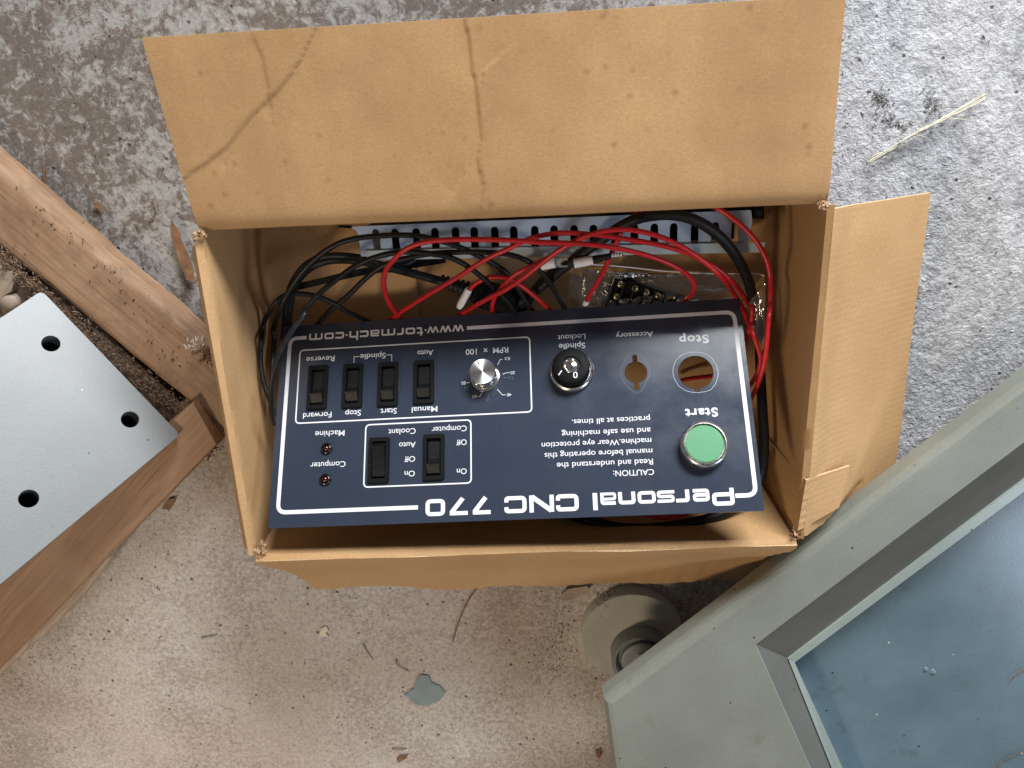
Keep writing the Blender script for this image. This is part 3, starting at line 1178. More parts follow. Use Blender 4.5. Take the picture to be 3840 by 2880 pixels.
def wide(ch):
    t, l = TT, TL_
    G = {
        'P': (1.25, [(t, [(t / 2, 0), (t / 2, 1 - t / 2), (1.25 - t / 2, 1 - t / 2), (1.25 - t / 2, .36), (t, .36)], .14)]),
        'C': (1.27, [(t, [(1.27 - t / 2, .64), (1.27 - t / 2, 1 - t / 2), (t / 2, 1 - t / 2), (t / 2, t / 2), (1.27 - t / 2, t / 2), (1.27 - t / 2, .36)], .2)]),
        'N': (1.36, [(t, [(t / 2, 0), (t / 2, 1)], 0), (t, [(1.36 - t / 2, 0), (1.36 - t / 2, 1)], 0), (t * 1.15, [(t * .62, .93), (1.36 - t * .62, .07)], 0)]),
        '7': (1.08, [(t, [(0, 1 - t / 2), (1.02, 1 - t / 2)], 0), (t * 1.1, [(.93, .84), (.28, 0.0)], 0)]),
        '0': (1.10, [(t, [(t / 2, t / 2), (1.10 - t / 2, t / 2), (1.10 - t / 2, 1 - t / 2), (t / 2, 1 - t / 2)], .2, True)]),
        'e': (0.98, [(l, [(.96, l / 2 - .01), (l / 2, l / 2 - .01), (l / 2, XH - l / 2), (.98 - l / 2, XH - l / 2), (.98 - l / 2, .34), (l, .34)], .12)]),
        'r': (0.72, [(t * .9, [(t / 2, 0), (t / 2, XH - l / 2), (.72, XH - l / 2)], .1)]),
        's': (0.98, [(l * .9, [(0, l / 2), (.98 - l / 2, l / 2), (.98 - l / 2, .355), (l / 2, .355), (l / 2, XH - l / 2), (.96, XH - l / 2)], .1)]),
        'o': (1.00, [(l, [(l / 2, l / 2), (1 - l / 2, l / 2), (1 - l / 2, XH - l / 2), (l / 2, XH - l / 2)], .14, True)]),
        'n': (0.98, [(t * .92, [(t / 2, 0), (t / 2, XH - l / 2), (.98 - t / 2, XH - l / 2), (.98 - t / 2, 0)], .12)]),
        'a': (0.98, [(l, [(.06, XH - l / 2), (.98 - t / 2, XH - l / 2), (.98 - t / 2, 0)], .12), (l * .8, [(.75, l * .4), (l / 2, l * .4), (l / 2, .38), (.75, .38)], .1)]),
        'l': (t, [(t, [(t / 2, 0), (t / 2, 1)], 0)]),
        'w': (1.28, [(t * .8, [(.11, XH), (.38, 0.03)], 0), (t * .8, [(.38, 0.03), (.64, XH)], 0), (t * .8, [(.64, XH), (.90, 0.03)], 0), (t * .8, [(.90, 0.03), (1.17, XH)], 0)]),
        '.': (0.2, [(.2, [(.1, 0.28), (.1, .46)], 0)]),
        't': (0.66, [(t * .85, [(.2, .95), (.2, l / 2), (.66, l / 2)], .1), (l * .85, [(0, XH - l / 2), (.64, XH - l / 2)], 0)]),
        'm': (1.5, [(t * .8, [(t / 2, 0), (t / 2, XH - l / 2), (1.5 - t / 2, XH - l / 2), (1.5 - t / 2, 0)], .12), (t * .8, [(.75, 0), (.75, XH - l)], 0)]),
        'c': (0.92, [(l, [(.92, XH - l / 2), (l / 2, XH - l / 2), (l / 2, l / 2), (.92, l / 2)], .13)]),
        'h': (0.98, [(t * .85, [(t / 2, 0), (t / 2, 1)], 0), (l, [(t, XH - l / 2), (.98 - t / 2, XH - l / 2), (.98 - t / 2, 0)], .12)]),
    }
    return G[ch]


def wide_text(s, items, cap):
    """items: list of (char, start, end) in panel x; y = baseline"""
    parts = []
    zc = 0
    for ch, xa, xb, yb in items:
        wdt, strokes = wide(ch)
        kx = (xb - xa) / wdt          # negative direction = reading direction
        for st in strokes:
            tw, pts_, r = st[:3]
            cl = len(st) > 3
            q = fillet(pts_, r, cl, 5) if r else [Vector(p) for p in pts_]
            V, F = ribbon2(q, tw, 0, cl)
            zc += 1
            V = [Vector((xa + v.x * kx, yb - v.y * cap, ztop + 0.000012 * (zc % 5))) for v in V]
            parts.append((V, F))
    V, F = join(parts)
    return pmesh("lettering", (V, F), M['print'])


capP = abs(g('F', 1870, 430).y - g('F', 1870, 285).y)
yb = g('F', 1870, 286).y
yb2 = g('E', 1500, 376).y
its = []
Fx = lambda fr, x, y=380: g(fr, x, y).x
for ch, a, b_ in (('P', 1890, 1705), ('e', 1685, 1546), ('r', 1520, 1405), ('s', 1395, 1247), ('o', 1237, 1087), ('n', 1070, 925), ('a', 912, 775), ('l', 752, 714), ('C', 596, 408), ('N', 391, 187), ('C', 164, -20)):
    its.append((ch, Fx('F', a), Fx('F', b_), yb))
for ch, a, b_ in (('7', 1968, 1812), ('7', 1779, 1622), ('0', 1591, 1429)):
    its.append((ch, Fx('E', a, 430), Fx('E', b_, 430), yb))
wide_text("title", its, capP)
capW = abs(g('C', 840, 268).y - g('C', 840, 193).y)
xa, xb = g('C', 1750, 175).x, g('C', 462, 240).x
s_ = "www.tormach.com"
adv = []
for c_ in s_: adv.append(wide(c_)[0] + (0.02 if c_ == 'w' else 0.17))
tot = sum(adv) - 0.17
x_ = 0
its = []
for c_, a_ in zip(s_, adv):
    wd_ = wide(c_)[0]
    its.append((c_, xa + (xb - xa) * x_ / tot, xa + (xb - xa) * (x_ + wd_) / tot, tl.y + capW * 0.40))
    x_ += a_
wide_text("web", its, capW)

# ---- rocker switches
def make_switch(c, wd, ht, kind):
    sw = pmesh("rocker_switch", join([]) if False else ([], []), M['plastic'], recalc=False) if False else None
    # bezel frame
    out = roundrect(wd, ht, 0.0012, 3)
    iw, ih = wd * 0.66, ht * 0.80
    inn_ = roundrect(iw, ih, 0.0005, 3)
    n = len(out)
    V, F = [], []
    rings = [(out, 0.0), (out, 0.0015), ([(x * 0.965, y * 0.985) for x, y in out], 0.0021), ([(x * 1.03, y * 1.015) for x, y in inn_], 0.0021), (inn_, 0.0018), (inn_, -0.003)]
    for r_, z in rings:
        V += [Vector((p[0], p[1], z)) for p in r_]
    for j in range(len(rings) - 1):
        for i in range(n):
            F.append((j * n + i, j * n + (i + 1) % n, (j + 1) * n + (i + 1) % n, (j + 1) * n + i))
    F.append(tuple((len(rings) - 1) * n + i for i in range(n)))
    o = pmesh("rocker_switch", (V, F), M['plastic'])
    o.location = (c.x, c.y, 0)
    rw = iw * 0.93
    h2 = ih / 2 * 0.97
    if kind == 0:      # sunk at the far end, raised end towards the front
        prof = [(h2, -0.0030), (h2, -0.0008), (-h2 * 0.05, -0.0012), (-h2 * 0.30, 0.0010), (-h2 * 0.44, 0.0044), (-h2 * 0.49, 0.0046), (-h2 * 0.96, 0.0006), (-h2, -0.003)]
    else:
        prof = [(h2, -0.0030), (h2 * 0.98, 0.0005), (h2 * 0.70, 0.0046), (h2 * 0.64, 0.0050), (h2 * 0.1, 0.0026), (-h2 * 0.5, 0.0016), (-h2 * 0.93, 0.0014), (-h2, -0.003)]
    V, F = [], []
    for sx in (-1, 1):
        for (y, z) in prof: V.append(Vector((sx * rw / 2, y, z)))
    m_ = len(prof)
    for i in range(m_ - 1): F.append((i, i + 1, m_ + i + 1, m_ + i))
    F += [tuple(range(m_))[::-1], tuple(m_ + i for i in range(m_))]
    r_ = mesh("rocker", V, F, M['rocker'], o, False, world=False, recalc=True)
    bm = bmesh.new(); bm.from_mesh(r_.data)
    bmesh.ops.bevel(bm, geom=[e for e in bm.edges if e.calc_face_angle(0) > 0.25], offset=0.0003, segments=2, affect='EDGES')
    bm.to_mesh(r_.data); bm.free()
    if kind == 0:
        V, F = lathe([(0.0011, -0.0006), (0.0009, -0.0001), (0.0004, 0.0002)], 14, 0, -h2 * 0.28)
        mesh("rocker_dot", V, F, M['plastic'], o, True, world=False)
    return o


for (x, y, h_, k) in SWS:
    c_ = g('C', x, y)
    ht = abs(g('C', x, y + h_ / 2).y - g('C', x, y - h_ / 2).y) * 0.97
    make_switch(c_, sw_w * (1.0 if k == 0 else 1.0), ht, k)

# ---- indicator lamps
for (x, y) in ((613, 1178), (601, 1436)):
    c_ = g('C', x, y)
    V, F = lathe([(0.0039, 0.0), (0.0039, 0.0012), (0.0034, 0.0021), (0.0027, 0.0024), (0.0023, 0.0014), (0.0022, -0.001)], 32)
    o = pmesh("indicator_lamp", (V, F), M['gloss_black'], smooth=True)
    o.location = (c_.x, c_.y, 0)
    V, F = lathe([(0.0022, -0.0008), (0.0021, 0.0014), (0.0016, 0.0024), (0.0008, 0.0029), (0.0001, 0.0030)], 24)
    mesh("lens", V, F, M['led'], o, True, world=False, recalc=True)

# ---- speed knob
kc = g('C', 1935, 622)
kh = 0.0135
kt = g('C', 1900, 536) - kc
# top centre seen at height kh must fall on (1900,536)
kc = pl('C', 1900, 536, kh)
V, F = lathe([(0.0096, 0.0), (0.0099, 0.0006), (0.0097, 0.0013), (0.0090, 0.0017), (0.0082, 0.0018)], 64)
kn = pmesh("speed_knob", (V, F), M['chrome'], smooth=True)
kn.location = (kc.x, kc.y, 0)
V, F = lathe([(0.0080, 0.0016), (0.0081, 0.0095), (0.0080, kh - 0.0016)], 160, 0, 0, lambda a, z: 1 + 0.022 * (1 if math.sin(a * 32) > 0 else -1), False)
mesh("grip", V, F, M['chrome'], kn, False, world=False, recalc=True)
V, F = lathe([(0.0082, kh - 0.0026), (0.0086, kh - 0.0020), (0.0086, kh - 0.0006), (0.0083, kh), (0.0080, kh), (0.004, kh + 0.0), (0.0002, kh)], 96)
capo = mesh("cap", V, F, None, kn, False, world=False, recalc=True)
mk, ntk, bk = newmat("spun_aluminium")
vk = coords(ntk)
sp_ = N(ntk, 'ShaderNodeSeparateXYZ'); ntk.links.new(vk, sp_.inputs[0])
an = math_(ntk, 'ARCTAN2', sp_.outputs['Y'], sp_.outputs['X'])
ln = N(ntk, 'ShaderNodeVectorMath'); ln.operation = 'LENGTH'; ntk.links.new(vk, ln.inputs[0])
bk.inputs['Base Color'].default_value = (0.78, 0.77, 0.75, 1)
bk.inputs['Metallic'].default_value = 1
bk.inputs['Roughness'].default_value = 0.3
bk.inputs['Anisotropic'].default_value = 0.85
tg = N(ntk, 'ShaderNodeTangent'); tg.direction_type = 'RADIAL'; tg.axis = 'Z'
ntk.links.new(tg.outputs[0], bk.inputs['Tangent'])
capo.data.materials.append(mk)
dirk = (pl('C', 1853, 436, kh) - kc).normalized()
pk = Vector((-dirk.y, dirk.x))
a1, a2 = dirk * 0.0046, dirk * 0.0079
mesh("pointer_mark", [(*(a1 + pk * 0.0004), kh + 0.00006), (*(a1 - pk * 0.0004), kh + 0.00006), (*(a2 - pk * 0.0004), kh + 0.00006), (*(a2 + pk * 0.0004), kh + 0.00006)],
     [(0, 1, 2, 3)], M['gloss_black'], kn, False, world=False)

# ---- key switch
lh = 0.0125
lc = pl('D', 533, 598, lh)
V, F = lathe([(0.0142, 0.0), (0.0145, 0.0012), (0.0143, 0.0030), (0.0136, 0.0042), (0.0128, 0.0046), (0.0124, 0.0040), (0.0122, 0.003)], 72)
ks = pmesh("key_switch", (V, F), M['satin'], smooth=True)
ks.location = (lc.x, lc.y, 0)
V, F = lathe([(0.0119, 0.002), (0.0119, lh - 0.0012), (0.0116, lh - 0.0004), (0.0111, lh), (0.0062, lh), (0.0060, lh - 0.0007)], 64)
mesh("barrel", V, F, M['plastic'], ks, True, world=False, recalc=True)
V, F = lathe([(0.0053, lh - 0.0008), (0.0052, lh + 0.0004), (0.0047, lh + 0.0008), (0.0042, lh + 0.0005), (0.0036, lh - 0.0002), (0.0028, lh + 0.0003), (0.0002, lh + 0.0005)], 48)
mesh("lock_core", V, F, M['chrome'], ks, True, world=False, recalc=True)
V, F = prism([(-0.0009, -0.0024), (0.0009, -0.0024), (0.0009, 0.0018), (-0.0009, 0.0018)], lh, lh + 0.0009)
kk = mesh("keyhole", V, F, M['dark'], ks, False, world=False, recalc=True)
kk.rotation_euler.z = 0.2
p_ = pl('D', 570, 677, lh) - lc
mesh("position_mark", *ribbon2(fillet([(p_.x - .0010, p_.y - .0017), (p_.x + .0010, p_.y - .0017), (p_.x + .0010, p_.y + .0017), (p_.x - .0010, p_.y + .0017)], .001, True, 5), 0.0006, lh + 0.0001, True), M['print'], ks, False, world=False)
p1_, p2_ = pl('D', 458, 640, lh) - lc, pl('D', 430, 678, lh) - lc
mesh("position_mark", *ribbon2([p1_, p2_], 0.0007, lh + 0.0001), M['print'], ks, False, world=False)

# ---- start button
bh = 0.0095
bc = pl('D', 1645, 1243, bh)
V, F = lathe([(0.0143, 0.0), (0.0146, 0.001), (0.0146, 0.0060), (0.0142, 0.0083), (0.0134, 0.0093), (0.0126, bh), (0.0121, bh - 0.0003), (0.0119, bh - 0.0018)], 80)
sb = pmesh("start_button", (V, F), M['satin'], smooth=True)
sb.location = (bc.x, bc.y, 0)
V, F = lathe([(0.0117, bh - 0.004), (0.0117, bh - 0.0013), (0.0113, bh - 0.0009), (0.006, bh - 0.0008), (0.0002, bh - 0.0008)], 72)
mesh("green_cap", V, F, M['green'], sb, True, world=False, recalc=True)

# ================================================================ WIRES
def zmax_under(p, r):
    """highest allowed z of a wire so that it dives below the panel instead of cutting through it"""
    ax_, ay_ = RP @ Vector((1, 0, 0)), RP @ Vector((0, 1, 0))
    det = ax_.x * ay_.y - ax_.y * ay_.x
    dx, dy = p.x - P0.x, p.y - P0.y
    a = (dx * ay_.y - dy * ay_.x) / det
    b = (ax_.x * dy - ax_.y * dx) / det
    ca, cb = min(max(a, 0), PW), min(max(b, 0), PH)
    q = P0 + ax_ * ca + ay_ * cb
    if b < 0: return 1.0
    dist = math.hypot(p.x - q.x, p.y - q.y)
    return q.z - 0.003 - r * 1.5 + (1.9 if b > PH else 5.0) * dist


def wire(name, path, rad, mat, label, cat, group, parent=None, seg=10, n=7, keep_over=False):
    pts = []
    for q in path:
        fr, x, y, z = q[:4]
        X, Y = fz(fr, x, y) if fr else (x, y)
        p = at(X, Y, z)
        pts.append(p)
    sm = catmull(pts, n)
    if not keep_over:
        for i, p in enumerate(sm):
            for _ in range(12):
                zz = max(0.006, zmax_under(p, rad))
                if p.z <= zz + 1e-5: break
                z2 = p.z + (zz - p.z) * 0.6
                d = p - CAM
                p = CAM + d * ((z2 - CAM.z) / d.z)
            sm[i] = p
        for _ in range(3):
            sm = [sm[0]] + [(sm[i - 1] + sm[i] * 2 + sm[i + 1]) / 4 for i in range(1, len(sm) - 1)] + [sm[-1]]
    for p in sm:
        p += Vector((nz(p.x, p.y, 3, 25), nz(p.x, p.y, 9, 25), 0)) * 0.0006
    V, F = tube(sm, rad, seg)
    o = mesh(name, V, F, M[mat], parent, True, recalc=False)
    if label: tag(o, label, cat, group)
    return o


GB, GR = "thin black wires coiled in the box", "red wires coiled in the box"
RB = 0.00175
RRd = 0.00155
wire("black_wire", [('C', 178, 965, .070), ('C', 150, 800, .080), ('C', 90, 640, .088), ('C', 62, 480, .090), ('C', 62, 300, .088), ('C', 90, 130, .085), ('A', 240, 1050, .075), ('A', 310, 945, .068), ('A', 400, 895, .064),
                    ('A', 520, 890, .060), ('A', 650, 915, .056), ('A', 780, 970, .050), ('A', 900, 1040, .042), ('A', 1060, 1115, .030), ('A', 1200, 1190, .018)],
     RB, 'black', "black wire making the lowest arch at the left above the panel's top corner", "wire", GB)
wire("black_wire", [('C', 160, 900, .060), ('C', 150, 700, .072), ('C', 158, 480, .078), ('C', 175, 250, .078), ('A', 275, 1200, .074), ('A', 330, 1020, .070), ('A', 400, 880, .068), ('A', 500, 730, .070), ('A', 620, 605, .072), ('A', 780, 490, .074), ('A', 950, 430, .075),
                    ('A', 1150, 405, .074), ('A', 1350, 400, .073), ('A', 1500, 412, .072), ('A', 1650, 447, .070), ('A', 1800, 492, .068), ('A', 1950, 560, .064), ('A', 2100, 640, .058), ('B', 0, 715, .052),
                    ('B', 100, 850, .044), ('B', 180, 980, .036), ('B', 225, 1040, .030), ('B', 290, 1130, .02)],
     RB, 'black', "black wire of the tallest arch, crossing the top of the grey slotted duct", "wire", GB)
wire("black_wire", [('C', 175, 975, .072), ('C', 150, 850, .080), ('C', 148, 660, .086), ('C', 185, 480, .088), ('C', 250, 330, .0865), ('C', 340, 180, .084), ('C', 430, 60, .080), ('A', 510, 1060, .076), ('A', 640, 905, .074), ('A', 800, 770, .072), ('A', 950, 660, .072),
                    ('A', 1100, 590, .073), ('A', 1250, 552, .074), ('A', 1400, 540, .074), ('A', 1570, 555, .073), ('A', 1750, 590, .070), ('A', 1900, 670, .064), ('A', 2050, 790, .054), ('A', 2212, 940, .042), ('A', 2290, 1040, .032), ('A', 2370, 1130, .02)],
     RB, 'black', "black wire crossing over the panel corner and arching along the duct lip", "wire", GB, keep_over=True)
wire("black_wire", [('A', 560, 1230, .026), ('A', 660, 1128, .034), ('A', 760, 1018, .044), ('A', 900, 900, .054), ('A', 1050, 752, .062), ('A', 1200, 645, .066), ('A', 1400, 590, .067), ('A', 1600, 555, .067), ('A', 1800, 543, .067), ('A', 2000, 543, .067),
                    ('B', 0, 560, .066), ('B', 120, 592, .064), ('B', 230, 652, .060), ('B', 310, 735, .054), ('B', 375, 825, .046), ('B', 435, 925, .038), ('B', 485, 1010, .030), ('B', 540, 1120, .02)],
     RB, 'black', "black wire rising from above the web address and descending right of the grooved plug", "wire", GB)
wire("black_wire", [('A', 360, 1260, .03), ('A', 372, 1160, .036), ('A', 385, 1000, .040), ('A', 415, 840, .044), ('A', 480, 720, .046), ('A', 560, 640, .048), ('A', 660, 590, .050), ('A', 780, 572, .050), ('A', 900, 575, .050), ('A', 1010, 590, .048), ('A', 1110, 620, .046), ('A', 1230, 690, .036), ('A', 1350, 650, .03), ('A', 1480, 600, .024)],
     0.0021, 'black', "darker doubled black wire hugging the thick plug cord at the left", "wire", GB)
# power cord with strain relief and plug
pcd = empty("power_cord", at(*fz('A', 1660, 780), 0.02), "black power cord ending in a ribbed strain relief and grooved plug", "power cord")
cab = [('A', 395, 1260, .03), ('A', 400, 1130, .034), ('A', 412, 960, .038), ('A', 450, 820, .041), ('A', 530, 710, .043), ('A', 640, 640, .045), ('A', 760, 608, .045), ('A', 900, 605, .044), ('A', 1050, 625, .042), ('A', 1200, 662, .038), ('A', 1350, 700, .034), ('A', 1500, 740, .031), ('A', 1680, 785, .030)]
wire("cable", cab, 0.0029, 'cord', None, None, None, pcd, 12)
sp0, sp1 = at(*fz('A', 1660, 775), .030), at(*fz('A', 1930, 870), .028)
path = [sp0.lerp(sp1, i / 60) for i in range(61)]
V, F = tube(path, lambda t: (0.0040 + 0.0022 * t) * (1.0 if (t * 60) % 9 < 5.5 else 0.72), 20)
mesh("strain_relief", V, F, M['cord'], pcd, False, recalc=True)
pb0, pb1 = at(*fz('A', 1930, 868), .028), at(*fz('A', 2330, 980), .022)
ax = (pb1 - pb0).normalized(); sd_ = ax.cross(Vector((0, 0, 1))).normalized(); upv = sd_.cross(ax)
parts = []
nr = 34
rr_ = []
for i in range(nr * 4 + 1):
    t = i / (nr * 4)
    wv = 0.0095 * min(1, 0.62 + t * 2.6) * (1.0 if (i % 4) in (0, 1) else 0.93)
    hv = 0.0075 * (1.0 if (i % 4) in (0, 1) else 0.90)
    c_ = pb0.lerp(pb1, t)
    rr_.append([c_ + sd_ * x * wv + upv * y * hv for x, y in [(math.copysign(abs(math.cos(a)) ** .6, math.cos(a)), math.copysign(abs(math.sin(a)) ** .6, math.sin(a))) for a in [2 * math.pi * k / 24 for k in range(24)]]])
V = [v for r_ in rr_ for v in r_]; F = []
for j in range(len(rr_) - 1):
    for k in range(24): F.append((j * 24 + k, j * 24 + (k + 1) % 24, (j + 1) * 24 + (k + 1) % 24, (j + 1) * 24 + k))
F += [tuple(range(24)), tuple((len(rr_) - 1) * 24 + k for k in range(24))]
mesh("plug_body", V, F, M['cord'], pcd, False, recalc=True)
# flat strap
sp = catmull([at(*fz('A', x, y), z) for x, y, z in ((400, 850, .026), (470, 833, .028), (600, 802, .030), (800, 755, .031), (1000, 710, .031), (1200, 678, .030), (1400, 648, .028), (1600, 618, .026), (1700, 600, .024))], 6)
V, F = [], []
for i, p in enumerate(sp):
    t = (sp[min(i + 1, len(sp) - 1)] - sp[max(0, i - 1)]).normalized()
    n_ = Vector((-t.y, t.x, 0)).normalized()
    for s1, s2 in ((1, 1), (-1, 1), (-1, -1), (1, -1)):
        V.append(p + n_ * 0.0024 * s1 + Vector((0, 0, 0.0005 * s2 + 0.0012 * s1 * math.sin(i * .12))))
for i in range(len(sp) - 1):
    for k in range(4): F.append((4 * i + k, 4 * i + (k + 1) % 4, 4 * i + 4 + (k + 1) % 4, 4 * i + 4 + k))
tag(mesh("cable_strap", V, F, M['plastic'], None, False, recalc=True), "flat matte black strap lying across the box bottom under the wires", "strap")
# thick cord loop
wire("thick_cord", [('A', 2130, 1110, .022), ('B', 60, 1000, .026), ('B', 180, 910, .032), ('B', 330, 790, .040), ('B', 480, 670, .050), ('B', 640, 550, .060), ('B', 790, 440, .067), ('B', 930, 340, .072), ('B', 1080, 268, .075), ('B', 1230, 236, .076), ('B', 1380, 232, .076), ('B', 1520, 262, .075), ('B', 1680, 345, .072),
                    ('B', 1820, 470, .066), ('B', 1930, 620, .058), ('B', 2000, 770, .050), ('B', 2045, 930, .042), ('D', 2075, 160, .038), ('D', 2100, 420, .038), ('D', 2110, 700, .04), ('D', 2125, 1000, .044), ('D', 2140, 1250, .052), ('D', 2120, 1500, .060), ('F', 2040, 300, .066), ('F', 1850, 470, .072),
                    ('F', 1650, 545, .076), ('F', 1400, 598, .078), ('F', 1180, 622, .078), ('F', 950, 615, .077), ('F', 750, 572, .074), ('F', 580, 530, .070), ('F', 400, 470, .06)],
     0.0033, 'cord', "thickest black cord looping over the duct and showing again below the panel", "cord", None, seg=14)
wire("black_wire", [('B', -60, 1080, .020), ('B', 60, 985, .026), ('B', 180, 905, .030), ('B', 260, 810, .034), ('B', 330, 740, .038), ('B', 420, 680, .042)], 0.0022, 'black', "short black wire stub tangled beside the thick cord above the panel edge", "wire", GB)
wire("black_wire", [('A', 2140, 700, .030), ('B', 0, 790, .030), ('B', -20, 900, .028), ('B', 50, 1000, .026), ('B', 130, 1040, .024), ('B', 200, 960, .026), ('B', 260, 850, .028)], 0.0017, 'black', "black wire curled in the tangle right of the plug", "wire", GB)

wire("red_wire", [('A', 1400, 1190, .018), ('A', 1338, 1095, .034), ('A', 1275, 1020, .044), ('A', 1215, 910, .056), ('A', 1192, 790, .066), ('A', 1210, 690, .073), ('A', 1270, 610, .079), ('A', 1350, 535, .083), ('A', 1450, 484, .085), ('A', 1600, 450, .086), ('A', 1850, 437, .086), ('A', 2080, 440, .086), ('B', 60, 445, .086),
                  ('B', 300, 462, .086), ('B', 550, 474, .085), ('B', 750, 490, .084), ('B', 950, 520, .083), ('B', 1150, 565, .080), ('B', 1320, 620, .076), ('B', 1450, 690, .070), ('B', 1530, 765, .062), ('B', 1555, 830, .056), ('B', 1535, 890, .050), ('B', 1480, 940, .044), ('B', 1400, 1010, .034)],
     RRd, 'red', "red wire curling at the left and ending in a hook over the clear bag", "wire", GR)
wire("red_wire", [('A', 1150, 1170, .016), ('A', 1270, 1085, .030), ('A', 1420, 985, .040), ('A', 1600, 870, .052), ('A', 1800, 752, .062), ('A', 1950, 655, .069), ('A', 2100, 572, .074), ('B', 20, 512, .077), ('B', 150, 445, .079), ('B', 300, 402, .080), ('B', 450, 387, .081), ('B', 600, 392, .081), ('B', 800, 410, .080), ('B', 1000, 438, .079),
                  ('B', 1200, 468, .078), ('B', 1400, 515, .076), ('B', 1580, 585, .073), ('B', 1750, 685, .069), ('B', 1900, 820, .062), ('B', 2000, 960, .056), ('D', 2040, 160, .052), ('D', 1990, 380, .046), ('D', 1930, 520, .042)],
     RRd, 'red', "red wire rising diagonally left of the plug and sweeping down the right side", "wire", GR)
wire("red_wire", [('A', 1650, 1150, .02), ('A', 1785, 1078, .032), ('A', 1950, 985, .044), ('A', 2100, 905, .054), ('B', 0, 848, .062), ('B', 150, 742, .070), ('B', 300, 625, .076), ('B', 450, 520, .081), ('B', 600, 440, .084), ('B', 750, 385, .086), ('B', 900, 358, .087), ('B', 1050, 360, .087), ('B', 1250, 405, .086),
                  ('B', 1450, 492, .083), ('B', 1650, 632, .078), ('B', 1820, 800, .071), ('B', 1940, 975, .064), ('D', 1995, 215, .060), ('D', 2060, 380, .060), ('D', 2105, 520, .061), ('D', 2095, 620, .061), ('D', 2060, 700, .060), ('D', 2010, 770, .056), ('D', 1940, 850, .05)],
     RRd, 'red', "long red wire crossing over the others, starting below the plug's white sleeve", "wire", GR)
wire("red_wire", [('B', 1450, 90, .050), ('B', 1600, 135, .060), ('B', 1750, 185, .066), ('B', 1880, 270, .068), ('B', 2000, 370, .069), ('B', 2090, 480, .070), ('B', 2155, 610, .070), ('B', 2185, 760, .070), ('B', 2188, 950, .070), ('B', 2170, 1130, .071), ('D', 2160, 380, .073), ('D', 2140, 560, .073), ('D', 2110, 680, .071), ('D', 2060, 810, .066), ('D', 2010, 900, .06), ('D', 1950, 960, .055)],
     RRd, 'red', "outermost red wire, emerging under the big flap and following the right box wall", "wire", GR)
w5 = wire("red_wire", [('B', 655, 965, .030), ('B', 720, 850, .040), ('B', 790, 725, .050), ('B', 845, 610, .058), ('B', 880, 520, .064), ('B', 920, 440, .069), ('B', 970, 340, .071), ('B', 1050, 250, .071), ('B', 1140, 208, .070), ('B', 1250, 185, .066), ('B', 1380, 160, .060)],
          RRd, 'red', "red wire with a white tip standing left of the clear bag, rising across the duct", "wire", GR)
p0_, p1_ = at(*fz('B', 668, 945), .0318), at(*fz('B', 640, 1000), .028)
V, F = tube([p0_.lerp(p1_, i / 4) for i in range(5)], 0.0019, 10)
mesh("white_tip", V, F, M['white'], w5, True, recalc=True)
w6 = wire("red_wire", [('A', 1890, 865, .046), ('A', 1950, 805, .050), ('A', 2040, 760, .053), ('A', 2140, 748, .054), ('B', 0, 760, .053), ('B', 90, 800, .050), ('B', 190, 870, .045), ('B', 290, 955, .038), ('B', 370, 1030, .030), ('B', 440, 1110, .02)],
          RRd, 'red', "short red wire bent over the plug with a long white sleeve on its end", "wire", GR)
p0_, p1_ = at(*fz('A', 1900, 850), .047), at(*fz('A', 1815, 1005), .043)
V, F = tube([p0_.lerp(p1_, i / 6) for i in range(7)], lambda t: 0.0024 if t < .85 else 0.0017, 12)
mesh("white_sleeve", V, F, M['white'], w6, True, recalc=True)
wire("red_wire", [('A', 2120, 1150, .02), ('A', 2100, 1050, .034), ('A', 2098, 970, .042), ('A', 2130, 890, .050), ('A', 2205, 800, .058), ('B', 70, 725, .062), ('B', 170, 672, .064), ('B', 270, 625, .062), ('B', 340, 590, .056)],
     RRd, 'red', "red wire curving up just right of the plug, hidden behind the long diagonal one", "wire", GR)
wire("red_wire", [('F', 950, 440, .060), ('F', 1100, 485, .070), ('F', 1200, 520, .074), ('F', 1310, 535, .075), ('F', 1430, 515, .074), ('F', 1560, 470, .068)], RRd, 'red', "red wire just showing below the front edge of the panel", "wire", GR)
wire("red_wire", [('D', 1400, 740, .012), ('D', 1480, 715, .013), ('D', 1560, 702, .014), ('D', 1650, 692, .014), ('D', 1740, 680, .013)], RRd, 'red', "red wire seen through the round empty stop hole", "wire", GR)

# fork terminal and black lug with white sleeves
ft = empty("fork_terminal", at(*fz('B', 340, 640), .062), "silver fork terminal with a white sleeve lying below the duct lip", "wire terminal")
a_, b_ = at(*fz('B', 290, 650), .060), at(*fz('B', 400, 628), .062)
V, F = tube([a_.lerp(b_, i / 4) for i in range(5)], 0.0034, 12)
mesh("white_sleeve", [v if v.z < 10 else v for v in V], F, M['white'], ft, True, recalc=True)
fk = [('B', x, y) for x, y in ((398, 600), (430, 595), (505, 598), (505, 610), (455, 614), (445, 640), (460, 652), (508, 654), (510, 668), (430, 670), (405, 640))]
z_ = 0.0625
pts_ = [at(*fz(*p), z_) for p in fk]
me = filled("fork", [[(p.x, p.y) for p in pts_]], 0.0008, z_)
link("fork", me, M['satin'], ft)
bl_ = empty("black_lug", at(*fz('B', 720, 600), .06), "black sleeved cable lug with a white sleeve and striped tip under a red wire", "wire terminal")
a_, b_ = at(*fz('B', 560, 638), .063), at(*fz('B', 715, 608), .064)
V, F = tube([a_.lerp(b_, i / 4) for i in range(5)], 0.0030, 12)
mesh("white_sleeve", V, F, M['white'], bl_, True, recalc=True)
a_, b_ = at(*fz('B', 712, 609), .064), at(*fz('B', 865, 575), .066)
V, F = tube([a_.lerp(b_, i / 10) for i in range(11)], lambda t: 0.0026 - 0.0008 * t, 12)
